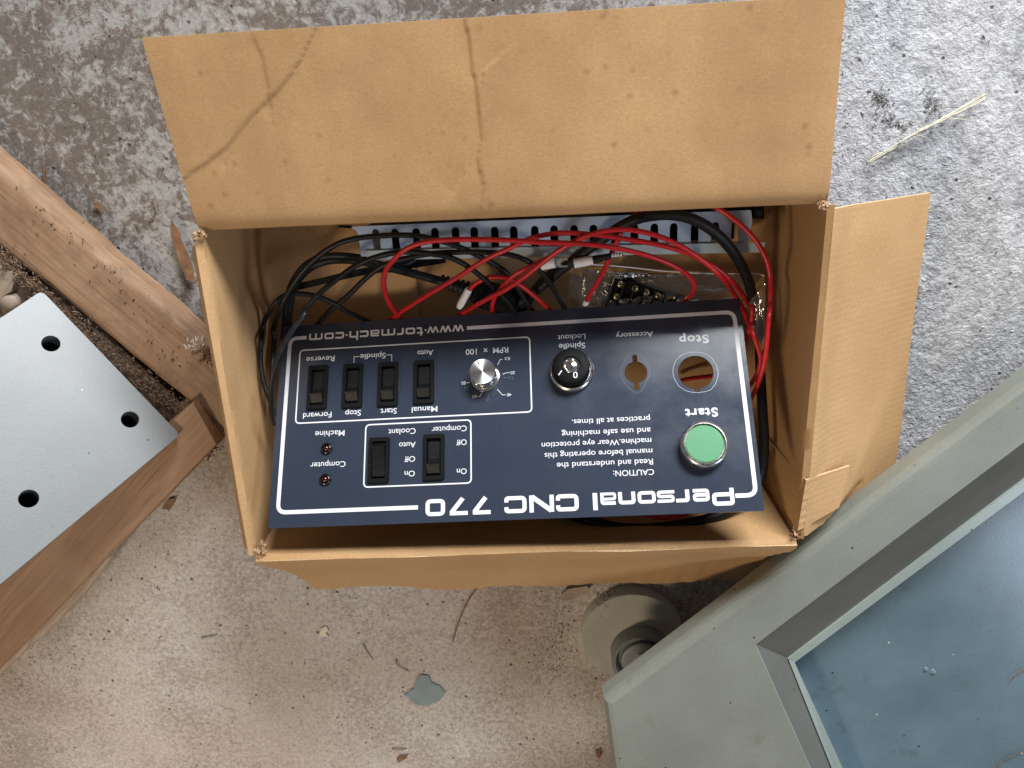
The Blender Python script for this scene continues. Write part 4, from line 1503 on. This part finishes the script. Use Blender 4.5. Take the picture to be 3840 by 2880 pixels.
mesh("heat_shrink", V, F, M['black'], bl_, True, recalc=True)
a_, b_ = at(*fz('B', 862, 572), .066), at(*fz('B', 962, 562), .066)
V, F = tube([a_.lerp(b_, i / 10) for i in range(11)], 0.0011, 8)
mesh("striped_tip", V, F, M['gloss_black'], bl_, True, recalc=True)
for t in (.15, .4, .62, .85):
    c_ = a_.lerp(b_, t)
    V, F = tube([c_ + (b_ - a_).normalized() * s_ for s_ in (-.0006, .0006)], 0.00122, 8)
    mesh("stripe", V, F, M['white'], bl_, False, recalc=True)

# ================================================================ SLOTTED DUCT
duct = empty("slotted_wire_duct", at(*fz('A', 1600, 450), .05), "pale blue grey slotted plastic wiring duct lying along the back of the box", "wire duct")
ZD = 0.052
d_tl, d_tr = at(*fz('A', 930, 330), ZD), at(*fz('B', 2022, 196), ZD)
d_bl, d_br = at(*fz('A', 1003, 580), ZD), at(*fz('B', 2016, 452), ZD)


def dq(u, v):
    return d_bl.lerp(d_br, u).lerp(d_tl.lerp(d_tr, u), v)


slots_x = [('A', x) for x in (1130, 1290, 1465, 1620, 1790, 1945, 2115)] + [('B', x) for x in (60, 235, 395, 560, 720, 900, 1060, 1225, 1385, 1560, 1730, 1895)]
def uu(fr, x):
    X = fz(fr, x, 0)[0]
    # photograph x of both ends at mid height
    x0, x1 = fz('A', 995, 0)[0], fz('B', 2018, 0)[0]
    return (X - x0) / (x1 - x0)


org = d_bl
ex = (d_br - d_bl).normalized(); ey = Vector((-ex.y, ex.x, 0))
def loc2(p): return ((p - org).dot(ex), (p - org).dot(ey))
Ld = (d_br - d_bl).length
Hd = loc2((d_tl + d_tr) / 2)[1]
out_ = [(0.0, 0.0), (Ld, 0.0), (Ld, Hd * 0.42), (Ld + 0.001, Hd * 0.6), (Ld, Hd), (loc2(d_tl)[0], Hd), (-0.0035, Hd * 0.93), (-0.001, Hd * 0.86), (0.0, Hd * 0.7)]
outs = [fillet(out_, 0.0012, True, 3)]
sw2 = 0.0024
for fr, x in slots_x:
    X = fz(fr, x, 0)[0]
    t = uu(fr, x)
    yt = fz('A', 0, 350 + (290 - 350) * t)[1] + 0.0
    ytp = at(X, fz('A', 0, 352 - 62 * t)[1], ZD); ybp = at(X, fz('A', 0, 524 - 62 * t)[1], ZD)
    cx_, y1 = loc2(ytp); _, y0 = loc2(ybp)
    cx_ = (cx_ + loc2(ybp)[0]) / 2
    sl = [(cx_ - sw2, y0), (cx_ + sw2, y0), (cx_ + sw2, y1 - sw2)]
    for k in range(1, 8):
        a = math.pi * k / 8
        sl.append((cx_ + sw2 * math.cos(a), y1 - sw2 + sw2 * math.sin(a)))
    sl.append((cx_ - sw2, y1 - sw2))
    outs.append(sl)
me = filled("slotted_wall", outs, 0.0014, 0.0)
Md = Matrix.Translation(org) @ Matrix(((ex.x, ey.x, 0), (ex.y, ey.y, 0), (0, 0, 1))).to_4x4()
me.transform(Md)
link("slotted_wall", me, M['duct'], duct)
# floor of the channel, seen through the slots, and the far wall
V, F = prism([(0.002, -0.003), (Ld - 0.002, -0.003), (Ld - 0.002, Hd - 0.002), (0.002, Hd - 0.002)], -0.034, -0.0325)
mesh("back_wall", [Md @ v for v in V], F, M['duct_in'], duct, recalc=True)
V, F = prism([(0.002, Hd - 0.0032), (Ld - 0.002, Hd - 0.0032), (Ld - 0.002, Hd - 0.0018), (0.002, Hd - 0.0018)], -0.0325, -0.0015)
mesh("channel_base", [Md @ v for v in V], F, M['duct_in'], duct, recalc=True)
lz = 0.0535
lp = [at(*fz('A', 1038, 530), lz), at(*fz('B', 2150, 460), lz), at(*fz('B', 2122, 545), lz), at(*fz('A', 1058, 612), lz)]
V, F = prism([(p.x, p.y) for p in lp], lz - 0.0016, lz, None, 0.0003)
mesh("lower_lip", V, F, M['duct_lip'], duct, recalc=True)
V, F = prism([(lp[3].x + .001, lp[3].y), (lp[2].x - .002, lp[2].y), (lp[2].x - .002, lp[2].y + .0015), (lp[3].x + .001, lp[3].y + .0015)], 0.020, lz - 0.0018)
mesh("side_wall", V, F, M['duct'], duct, recalc=True)
# things lying behind the duct
kb = empty("black_connector", at(*fz('B', 2095, 210), .05), "small black plastic connector at the right end of the duct", "connector")
q = [at(*fz('B', x, y), .05) for x, y in ((2052, 265), (2140, 268), (2140, 165), (2055, 150))]
V, F = prism([(p.x, p.y) for p in q], 0.030, 0.050, None, 0.0008)
mesh("housing", V, F, M['plastic'], kb, recalc=True)
q = [at(*fz('B', x, y), .05) for x, y in ((2070, 240), (2120, 243), (2120, 190), (2070, 180))]
V, F = prism([(p.x, p.y) for p in q], 0.0502, 0.0516, None, 0.0004)
mesh("ridge", V, F, M['cord'], kb, recalc=True)
q = [at(*fz('A', x, y), .062) for x, y in ((805, 338), (918, 345), (925, 325), (820, 322))]
V, F = prism([(p.x, p.y) for p in q], 0.060, 0.062)
tag(mesh("plastic_strip", V, F, M['plastic'], None, recalc=True), "dark sliver of plastic peeping out under the big flap left of the duct", "plastic strip")
wire("thick_cord", [('B', 700, 175, .040), ('B', 900, 190, .045), ('B', 1100, 195, .048), ('B', 1400, 165, .048), ('B', 1700, 175, .046), ('B', 1950, 170, .044), ('B', 2060, 180, .042)], 0.0034, 'cord', "black cord lying behind the duct under the big flap", "cord", None)

# ================================================================ CLEAR BAG WITH TERMINAL STRIP
ts = empty("terminal_strip", at(*fz('B', 1150, 860), .02), "black terminal strip with two rows of brass screws inside the clear bag", "terminal strip")
ZT = 0.030
a_, b_ = at(*fz('B', 900, 745), ZT), at(*fz('B', 1500, 935), ZT)
c_ = at(*fz('B', 880, 930), ZT)
ex2 = (b_ - a_).normalized(); ey2 = Vector((ex2.y, -ex2.x, 0))
Lt, Wt = 0.060, 0.024
def tp(x, y, z): return a_ + ex2 * x + ey2 * y + Vector((0, 0, z - ZT))
prt = []
V, F = prism([(tp(x, y, 0).x, tp(x, y, 0).y) for x, y in ((0, 0.001), (Lt, 0.001), (Lt, Wt), (0, Wt))], 0.010, 0.0245, None, 0.0006)
mesh("strip_body", V, F, M['plastic'], ts, recalc=True)
for i in range(9):
    x0_ = i * Lt / 8.5
    V, F = prism([(tp(x, y, 0).x, tp(x, y, 0).y) for x, y in ((x0_, 0.0015), (x0_ + 0.0012, 0.0015), (x0_ + 0.0012, Wt - 0.0005), (x0_, Wt - 0.0005))], 0.0245, 0.030, None, 0.0003)
    mesh("barrier", V, F, M['gloss_black'], ts, recalc=True)
def in_plane(fr, x, y, z): return at(*fz(fr, x, y), z)
scr = None
for (x, y) in ((945, 812), (1065, 848), (1160, 880), (1257, 907), (1357, 937), (912, 915), (1025, 957), (1130, 985), (1440, 965)):
    p = in_plane('B', x, y, 0.029)
    if scr is None:
        V, F = lathe([(0.0026, -0.003), (0.0027, -0.0006), (0.0022, 0.0), (0.0010, 0.0002), (0.0009, -0.0006)], 20)
        cr = [prism([(-.0019, -.0004), (.0019, -.0004), (.0019, .0004), (-.0019, .0004)], 0.0, 0.00035), prism([(-.0004, -.0019), (.0004, -.0019), (.0004, .0019), (-.0004, .0019)], 0.0001, 0.0004)]
        V, F = join([(V, F)])
        scr = mesh("screw", V, F, M['brass'], ts, True, recalc=True)
        so = scr
        V, F = join(cr)
        sl_ = mesh("screw_slot", V, F, M['dark'], so, False, world=False)
    else:
        so = scr.copy(); COL.objects.link(so); so.parent = ts
        s2_ = sl_.copy(); COL.objects.link(s2_); s2_.parent = so
    so.location = p - ts.location
    so.scale = (0.82, 0.82, 0.82)
    so.rotation_euler.z = random.uniform(0, 1.5)

bag_lab = "clear crinkled plastic bag right of centre holding the terminal strip"


def patch(name, quad, nu, nv, zf, mat, parent=None, smooth=True):
    V, F = [], []
    for j in range(nv + 1):
        for i in range(nu + 1):
            u, v = i / nu, j / nv
            X = (quad[0][0] * (1 - u) + quad[1][0] * u) * (1 - v) + (quad[3][0] * (1 - u) + quad[2][0] * u) * v
            Y = (quad[0][1] * (1 - u) + quad[1][1] * u) * (1 - v) + (quad[3][1] * (1 - u) + quad[2][1] * u) * v
            V.append(at(X, Y, zf(u, v, X, Y)))
    for j in range(nv):
        for i in range(nu):
            a = j * (nu + 1) + i
            F.append((a, a + 1, a + nu + 2, a + nu + 1))
    return mesh(name, V, F, mat, parent, smooth)


bag = empty("plastic_bag", at(*fz('B', 1200, 800), .02), bag_lab, "plastic bag")


def ridged(x, y, s, seed):
    v = 0
    a = 1
    for k in range(3):
        v += a * (1 - abs(nz(x, y, seed + k, s * (1.9 ** k)) * 2.2))
        a *= 0.45
    return v


def bz(u, v, X, Y):
    e = min(u, 1 - u, v * 2.0) * 5
    e = min(1, max(0.0, e))
    return min(0.0345 + 0.0042 * ridged(X * .018, Y * .028, 1.1, 3) * e - 0.012 * (1 - e), 0.0455)


zb_ = [fz('B', x, y) for x, y in ((525, 655), (2140, 725), (2145, 1000), (505, 1080))]


def bz2(u, v, X, Y):
    z = bz(u, v, X, Y)
    p = at(X, Y, z)
    pz = panel_z(p.x, p.y)
    return min(z, pz - 0.0045) if p.y < P0.y + PH else z


patch("film", zb_, 110, 44, bz2, M['film'], bag)
patch("side_film", [(fz('B', 2010, 960)), (fz('B', 2145, 800)), (fz('D', 2140, 420)), (fz('D', 2090, 560))], 24, 40, lambda u, v, X, Y: 0.050 + 0.006 * ridged(X * .03, Y * .008, 1, 9) * 0.35, M['film'], bag)
# zip edge
zp = catmull([at(*fz('B', x, y), .041) for x, y in ((700, 645), (900, 658), (1100, 678), (1300, 700), (1500, 712), (1700, 722), (1900, 722), (2000, 718), (2090, 724), (2140, 742))], 6)
V, F = tube(zp, 0.0004, 6)
mesh("sealed_edge", V, F, M['white'], bag, True)

# ================================================================ LUMBER AND PLATE, LEFT
def lumber(name, quad_px, z, zb, mat, label, disp=0.0006, nu=40, nv=10, edge_r=0.004, side=(True, True, True, True)):
    """board whose top face is the quad; rounded long edges; real end and side faces"""
    q = [at(x, y, z) for x, y in quad_px]
    V, F = [], []
    prof = [(0.0, zb - z), (0.0, -edge_r), (edge_r * 0.25, -edge_r * 0.35), (edge_r, 0.0)]
    wl = (q[3] - q[0]).length
    cols = [(0.0, zb - z), (0.0, -edge_r), (edge_r * .3 / wl, -edge_r * .3), (edge_r / wl, 0.0)]
    mid = [(edge_r / wl + (1 - 2 * edge_r / wl) * k / nv, 0.0) for k in range(1, nv)]
    cols = cols + mid + [(1 - a, b) for a, b in cols[::-1]]
    for i in range(nu + 1):
        u = i / nu
        for v, dz in cols:
            p = q[0].lerp(q[1], u).lerp(q[3].lerp(q[2], u), v)
            p = Vector((p.x, p.y, z + dz))
            k = disp * (nz(p.x, p.y, z, 30) + .6 * nz(p.x, p.y, z, 110))
            p += Vector((k, k, k * (1 if dz > -edge_r * 1.01 else 0)))
            V.append(p)
    n = len(cols)
    for i in range(nu):
        for j in range(n - 1):
            a = i * n + j
            F.append((a, a + 1, a + n + 1, a + n))
    F += [tuple(range(n)), tuple(nu * n + k for k in range(n))]
    o = mesh(name, V, F, mat, None, True, recalc=True)
    bm = bmesh.new(); bm.from_mesh(o.data)
    bmesh.ops.split_edges(bm, edges=[e for e in bm.edges if len(e.link_faces) == 2 and e.calc_face_angle(0) > 1.0])
    bm.to_mesh(o.data); bm.free()
    return tag(o, label, "lumber")


wa = (at(485, 780, .045) - at(0, 362, .045)); angA = math.atan2(wa.y, wa.x)
M['woodA'] = mat_wood("aged_pine", angA, (0.37, 0.225, 0.13), (0.23, 0.13, 0.07), (0.47, 0.32, 0.20), 0.6)
wb_ = (at(430, 930, .04) - at(0, 1400, .04)); angB = math.atan2(wb_.y, wb_.x)
M['woodB'] = mat_wood("brown_pine", angB, (0.38, 0.225, 0.125), (0.26, 0.145, 0.078), (0.46, 0.29, 0.165), 0.2)
M['woodC'] = mat_wood("pale_pine", 0.9, (0.46, 0.36, 0.25), (0.28, 0.20, 0.13), (0.55, 0.45, 0.33), 0.2)
lumber("timber", [(-150, 228), (486, 778), (492, 940), (-150, 415)], 0.022, 0.0, M['woodA'], "long reddish timber running diagonally from the left photo edge to the box", 0.0012, 60, 14, 0.006)
lumber("timber", [(-360, 1535), (415, 868), (468, 962), (-330, 1790)], 0.030, 0.012, M['woodB'], "split brown timber below the holed grey plate, reaching the lower left edge", 0.0010, 60, 10, 0.004)
lumber("timber", [(-150, 480), (34, 594), (24, 630), (-150, 745)], 0.024, 0.0, M['woodC'], "short pale weathered block at the left photo edge above the holed plate", 0.0008, 20, 8, 0.003)
# thin split sliver along the lower timber
V, F = [], []
pts_ = catmull([at(x, y, z) for x, y, z in ((-200, 1655, .023), (0, 1445, .024), (120, 1335, .024), (205, 1240, .024), (255, 1160, .023), (275, 1125, .024), (330, 1055, .025), (385, 985, .025), (440, 925, .025))], 8)
V, F = tube(pts_, lambda t: 0.0042 + 0.0012 * nz(t * 30, 1, 1), 8)
tag(mesh("wood_sliver", V, F, M['woodC'], None, True, recalc=True), "lighter split sliver along the outer edge of the lower timber", "wood sliver")
# plank under the corner
lumber("timber", [(372, 880), (478, 800), (500, 925), (428, 990)], 0.018, 0.0, M['woodB'], "short dark timber end wedged between the plate corner and the box", 0.0012, 14, 8, 0.003)

# holed plate lying tilted on the timbers
plc = [(90, 628), (389, 939), (0, 1262), (-260, 1478), (-300, 800), (0, 688)]
_d = RM @ Vector(((-60 * S - 1920) / FPX, -(1380 * S - 1440) / FPX, -1.0))
pn = -_d.normalized()
pp = at(389, 939, 0.034)


def on_plate(x, y, h=0.0):
    d = RM @ Vector(((x * S - 1920) / FPX, -(y * S - 1440) / FPX, -1.0))
    q = pp + pn * h
    return CAM + d * ((q - CAM).dot(pn) / d.dot(pn))


e1 = (on_plate(0, 1262) - pp); e1 = (e1 - pn * e1.dot(pn)).normalized(); e2 = pn.cross(e1)
Mp = Matrix((( e1.x, e2.x, pn.x, pp.x), (e1.y, e2.y, pn.y, pp.y), (e1.z, e2.z, pn.z, pp.z), (0, 0, 0, 1)))
lo = lambda p: ((p - pp).dot(e1), (p - pp).dot(e2))
ol = [lo(on_plate(*p)) for p in plc]
ol = [Vector(p) for p in ol]
hs = []
for (x, y, r) in ((110, 742, 21), (281, 906, 20), (62, 1077, 23)):
    c_ = Vector(lo(on_plate(x, y)))
    rr = (Vector(lo(on_plate(x + r, y))) - Vector(lo(on_plate(x - r, y)))).length / 2
    hs.append([(c_.x + rr * math.cos(a), c_.y + rr * math.sin(a)) for a in [2 * math.pi * k / 40 for k in range(40)]])
ol_ = fillet(ol, 0.004, True, 4)
me = filled("holed_plate", [ol_] + hs, 0.015, 0.0)
me.transform(Mp)
po = link("holed_plate", me, M['plate'], None)
tag(po, "grey painted steel plate with three round holes propped on the timbers at left", "metal plate")
M['hole_shade'] = simple("hole_shade_black", (0.03, 0.028, 0.025), 0.8)  # near-black colour stands in for the shade deep in the holes
for hpts in hs:  # closed dark tubes added behind the holes so they look black
    n = len(hpts)
    V = [Mp @ Vector((*p, -0.0148)) for p in hpts] + [Mp @ Vector((*p, -0.034)) for p in hpts]
    F = [(i, (i + 1) % n, (i + 1) % n + n, i + n) for i in range(n)] + [tuple(n + i for i in range(n))]
    mesh("hole_shade", V, F, M['hole_shade'], po, recalc=True)
# things round the plate
mb_ = at(20, 651, 0.02)
V, F = lathe([(0.0065, 0.0), (0.0068, 0.004), (0.0064, 0.012), (0.005, 0.0135), (0.0003, 0.014)], 20, mb_.x, mb_.y)
tag(mesh("round_plug", [v + Vector((0, 0, .010)) for v in V], F, M['beige'], None, True, recalc=True), "small round pale plug in the gap left of the plate's upper corner", "plug")

# ================================================================ SMALL THINGS ON THE FLOOR
def crumbs(name, spots, mat, label, zbase=-0.003):
    V, F = [], []
    for (x, y, n, sx, sy, ang, smin, smax, z, zj) in spots:
        for k in range(n):
            a, b = random.gauss(0, sx), random.gauss(0, sy)
            X = x + a * math.cos(ang) - b * math.sin(ang); Y = y + a * math.sin(ang) + b * math.cos(ang)
            p = at(X, Y, z) + Vector((0, 0, random.uniform(0, zj)))
            s = random.uniform(smin, smax)
            th = random.uniform(0, 6.28); el = random.uniform(0.8, 2.4) if mat is not M['crumb'] else random.choice((0.7, 0.9, 1.1, 2.6))
            d = Vector((math.cos(th), math.sin(th), random.uniform(-.3, .3))) * s * el
            w_ = Vector((-math.sin(th), math.cos(th), 0)) * s * 0.6
            b0 = len(V)
            V += [p - d, p - w_, p + w_, p + d, p + Vector((0, 0, s * .7))]
            F += [(b0, b0 + 1, b0 + 4), (b0 + 1, b0 + 3, b0 + 4), (b0 + 3, b0 + 2, b0 + 4), (b0 + 2, b0, b0 + 4)]
    o = mesh(name, V, F, mat, None)
    return tag(o, label, None, None, 'stuff')


G0 = -0.003
crumbs("dark_debris", [(1100, 1450, 260, 700, 160, 0, .0003, .0009, G0, .0004), (250, 300, 90, 220, 220, 0, .0003, .0009, G0, .0004), (2000, 400, 60, 160, 350, 0, .0003, .001, G0, .0006),
                       (1200, 1390, 160, 26, 60, .2, .0003, .0007, G0, .001), (390, 1130, 60, 40, 90, .7, .0002, .0006, G0, .001), (80, 1450, 70, 60, 40, -.7, .0003, .0007, G0, .001)], M['debris'],
       "scattered dark crumbs and grit on the concrete floor")
crumbs("pale_debris", [(1000, 1430, 50, 600, 150, 0, .0003, .0007, G0, .0004), (1180, 1250, 25, 130, 60, 0, .0003, .0006, G0, .0004), (700, 1290, 12, 40, 20, 0, .0004, .0008, G0, .0004), (2050, 560, 20, 100, 200, 0, .0003, .0009, G0, .0004)], M['white_speck'],
       "scattered white specks on the concrete floor")
crumbs("sawdust", [(95, 628, 420, 60, 9, .80, .0004, .0013, .018, .008), (215, 735, 420, 80, 10, .75, .0004, .0012, .018, .006), (345, 845, 420, 60, 11, .72, .0004, .0012, .018, .006), (22, 562, 260, 26, 8, .75, .0004, .0012, .018, .008),
                   (428, 955, 200, 24, 14, .3, .0005, .0016, .020, .008), (452, 770, 60, 18, 12, .8, .0007, .002, .022, .002)], M['crumb'],
       "brown sawdust and shavings packed between the timbers and the grey plate")
crumbs("wood_dirt", [(200, 560, 60, 140, 22, .75, .0003, .0009, .0222, .0004), (400, 800, 50, 60, 20, .75, .0003, .0009, .0222, .0004), (1310, 1285, 70, 24, 10, -.5, .0003, .0008, .009, .0012), (1480, 1310, 40, 20, 8, .5, .0003, .0008, .0095, .0006)], M['debris'],
       "dark bits lying on the upper timber and on the machine foot")
M['grit'] = simple("grey_grit", (0.26, 0.25, 0.24), 0.8, 0, 500, 0.5)
crumbs("grit", [(1905, 212, 60, 13, 9, .6, .0004, .0012, G0, .0008), (1918, 258, 60, 22, 7, .5, .0004, .0011, G0, .0008), (2010, 222, 50, 9, 16, -.2, .0004, .0011, G0, .0008), (1850, 300, 40, 60, 40, 0, .0003, .0007, G0, .0005), (1815, 640 - 560, 30, 20, 60, 0, .0003, .0007, G0, .0005)], M['grit'],
       "loose grey grit on the rough concrete at upper right")
crumbs("edge_dirt", [(1960 + k * 26, 968 - k * 19.7, 14, 12, 1.6, -.65, .0002, .0006, ZBL + .001, .002) for k in range(12)], M['crumb'],
       "line of brown dirt along the upper edge of the machine base")
# packed dark litter body in the trough between timber and plate
q = [at(x, y, .017) for x, y in ((-20, 560), (150, 640), (395, 880), (425, 960), (395, 985), (300, 900), (60, 690), (-20, 640))]
V, F = [], []
V, F = prism([(p.x, p.y) for p in q], 0.0, 0.017)
tag(mesh("litter", V, F, simple("packed_litter", (0.13, 0.08, 0.05), 0.9, 0, 260, 0.6, 1.0), None, recalc=True), "packed brown litter filling the trough beside the plate", None, None, 'stuff')


def strand(pts, r0, r1, z0=0.0, seg=5):
    p = catmull([at(x, y, z) for x, y, z in pts], 6)
    return tube(p, lambda t: r0 + (r1 - r0) * t, seg)


# straw tuft: one thing of many strands
prt = []
base = [(1876, 349), (1930, 316), (1985, 284), (2040, 254), (2090, 228), (2130, 205)]
for k in range(7):
    o1, o2 = random.gauss(0, 2.5), random.gauss(0, 6)
    pts_ = [(x + random.uniform(-3, 3), y + o1 * (1 - i / 5) * abs(i - 2) * .7 + o2 * (i / 5) ** 2 + random.uniform(-1, 1), .0005 + .004 * math.sin(i * .7 + k)) for i, (x, y) in enumerate(base)]
    if k % 3 == 0: pts_ = pts_[1:]
    prt.append(strand(pts_, 0.0004, 0.0002))
prt.append(strand([(1955, 300, .001), (1975, 293, .003), (1995, 295, .003), (2013, 305, .001)], .0003, .0002))
prt.append(strand([(2020, 268, .001), (2050, 256, .003), (2075, 257, .003), (2098, 261, .001)], .0003, .0002))
prt.append(strand([(1882, 348, .001), (1890, 334, .002), (1925, 325, .003), (1950, 305, .002)], .0003, .0003))
V, F = join(prt)
tag(mesh("straw_tuft", V, F, M['straw'], None, True), "pale bundle of split straw lying on the rough grey concrete at upper right", "straw")
# floor twigs and splinters, each its own
for pts_, r, mat, nm, lab, cat in (
        ([(1032, 1268, G0 + .0006), (1010, 1300, G0 + .001), (990, 1345, G0 + .001), (978, 1385, G0 + .0004)], .0007, 'twig', "twig", "long thin brown twig on the floor below the front flap", "twig"),
        ([(97, 356, G0 + .001), (95, 378, G0 + .002), (97, 400, G0 + .001), (101, 419, G0 + .0004)], .0007, 'twig', "twig", "small olive twig on the stained floor above the long timber", "twig"),
        ([(784, 1390, G0 + .001), (790, 1403, G0 + .001), (805, 1424, G0 + .0004)], .0004, 'debris', "twig", "hair thin dark twig up and left of the grey paint chip", "twig"),
        ([(855, 1424, G0 + .001), (861, 1438, G0 + .001), (884, 1450, G0 + .0004)], .0004, 'debris', "twig", "hooked dark twig just above the grey paint chip", "twig"),
        ([(575, 762, G0 + .001), (582, 790, G0 + .002), (575, 810, G0 + .002), (560, 826, G0 + .0005)], .0005, 'twig', "twig", "curled brown fibre on the floor left of the box", "twig"),
        ([(755, 1388, G0 + .0004), (784, 1378, G0 + .001), (808, 1376, G0 + .0004)], .0004, 'debris', "twig", "short straight dark twig on the pale floor at lower left of centre", "twig"),
        ([(847, 1616, G0 + .0006), (862, 1618, G0 + .001), (879, 1617, G0 + .0004)], .0005, 'twig', "twig", "short brown twig near the bottom edge below the paint chip", "twig")):
    if nm == 'twig' and 'curled' in lab:
        pts_ = [(x - 0, y, z) for x, y, z in ((575, 762, 0), )] and [(328, 430, G0 + .001), (335, 446, G0 + .002), (333, 465, G0 + .002), (322, 477, G0 + .0005)]
    if 'short straight' in lab:
        pts_ = [(435, 1377, G0 + .0004), (452, 1374, G0 + .001), (469, 1371, G0 + .0004)]
    V, F = strand(pts_, r, r * .6)
    tag(mesh(nm, V, F, M[mat], None, True), lab, cat)


def flake(name, poly, z, th, mat, label, cat, curl=0.0):
    P = [at(x, y, z) for x, y in poly]
    c_ = sum(P, Vector()) / len(P)
    V = [p + Vector((0, 0, curl * ((p - c_).length / 0.01))) for p in P] + [c_ + Vector((0, 0, curl * .1))]
    V += [v - Vector((0, 0, th)) for v in V]
    n = len(P)
    F = [(i, (i + 1) % n, n) for i in range(n)] + [((i + 1) % n + n + 1, i + n + 1, 2 * n + 1) for i in range(n)]
    F += [(i, i + n + 1, (i + 1) % n + n + 1, (i + 1) % n) for i in range(n)]
    return tag(mesh(name, V, F, M[mat], None, recalc=True), label, cat)


def jag(poly, n=3, a=1.6):
    out = []
    m_ = len(poly)
    for i in range(m_):
        x0, y0 = poly[i]; x1, y1 = poly[(i + 1) % m_]
        for k in range(n):
            t = k / n
            out.append((x0 + (x1 - x0) * t + (random.uniform(-a, a) if k else 0), y0 + (y1 - y0) * t + (random.uniform(-a, a) if k else 0)))
    return out


flake("paint_chip", jag([(872, 1500), (893, 1488), (900, 1468), (912, 1456), (925, 1460), (934, 1476), (948, 1480), (963, 1496), (952, 1510), (925, 1524), (898, 1520)]), -0.0022, .0008, 'chip', "grey green flake of paint on the floor at bottom centre", "paint chip", 0.0003)
flake("wood_shard", jag([(373, 478), (384, 492), (398, 530), (420, 585), (421, 606), (405, 603), (386, 560), (371, 510)]), .002, .001, 'twig', "dark brown pointed wood shard lying against the left side of the box", "wood shard", 0.001)
flake("wood_shard", jag([(198, 436), (212, 436), (218, 446), (223, 464), (214, 452), (205, 447)]), .0, .001, 'twig', "small forked brown wood chip above the long timber", "wood shard", 0.001)
flake("paper_scrap", jag([(1205, 1292), (1225, 1272), (1268, 1264), (1275, 1275), (1245, 1292), (1218, 1297)]), .001, .0006, 'beige', "beige scrap sticking out under the front flap beside the machine foot", "scrap", 0.001)
flake("wood_chip", jag([(689, 1374), (694, 1358), (704, 1352), (709, 1362), (702, 1368), (710, 1376)], 2, 1), -.002, .0008, 'straw', "small pale yellow wood chip on the floor left of the paint chip", "wood chip", 0.0004)
flake("bark_chip", jag([(857, 1640), (862, 1632), (881, 1630), (880, 1636), (862, 1646)], 2, 1), -.002, .0008, 'twig', "brown bark chip at the bottom edge of the photo", "wood chip", 0.0004)
flake("bark_chip", jag([(1286, 1622), (1296, 1618), (1299, 1630), (1295, 1639), (1288, 1634)], 2, 1), -.001, .0014, 'twig', "orange brown bit beside the left edge of the machine base", "wood chip", 0.0004)
flake("bark_chip", jag([(350, 1098), (362, 1080), (382, 1074), (376, 1086), (366, 1102)], 2, 1), -.001, .001, 'twig', "reddish bark chip on the floor between the lower timber and the box", "wood chip", 0.0006)
# white fluff
prt = []
for k in range(16):
    a = random.uniform(0, 6.28); L_ = random.uniform(5, 14)
    x0, y0 = 1994 + random.gauss(0, 4), 605 + random.gauss(0, 7)
    prt.append(strand([(x0, y0, .0), (x0 + math.cos(a) * L_ * .5 + 2, y0 + math.sin(a) * L_ * .5, .003), (x0 + math.cos(a + .6) * L_, y0 + math.sin(a + .6) * L_, .001)], .0003, .0002))
V, F = join(prt)
tag(mesh("fibre_fluff", V, F, M['white'], None, True), "small tuft of white fibres beside the right flap", "fluff")
prt = []
for k in range(14):
    a = random.uniform(0, 6.28); L_ = random.uniform(6, 16)
    x0, y0 = 424 + random.gauss(0, 8), 745 + random.gauss(0, 7)
    prt.append(strand([(x0, y0, .03), (x0 + math.cos(a) * L_ * .5 + 2, y0 + math.sin(a) * L_ * .5, .034), (x0 + math.cos(a + .6) * L_, y0 + math.sin(a + .6) * L_, .030)], .0005, .0003))
V, F = join(prt)
tag(mesh("fibre_fluff", V, F, M['white_speck'], None, True), "pale shreds of debris on the edge of the long timber near the box", "fluff")
# cobwebby dirt on the machine foot and stems in the tray
for pts_, r, lab in (([(3788, 2560), (3800, 2540), (3812, 2530), (3840, 2512), (3880, 2500)], .0003, "thin dry stem with a curl at the right edge of the blue tray"),
                     ([(3735, 2880), (3770, 2850), (3810, 2830), (3860, 2805)], .0003, "dry stem entering the blue tray at the bottom right corner")):
    V, F = strand([(x / S, y / S, .0485) for x, y in pts_], r, r)
    tag(mesh("dry_stem", V, F, M['twig'], None, True), lab, "stem")
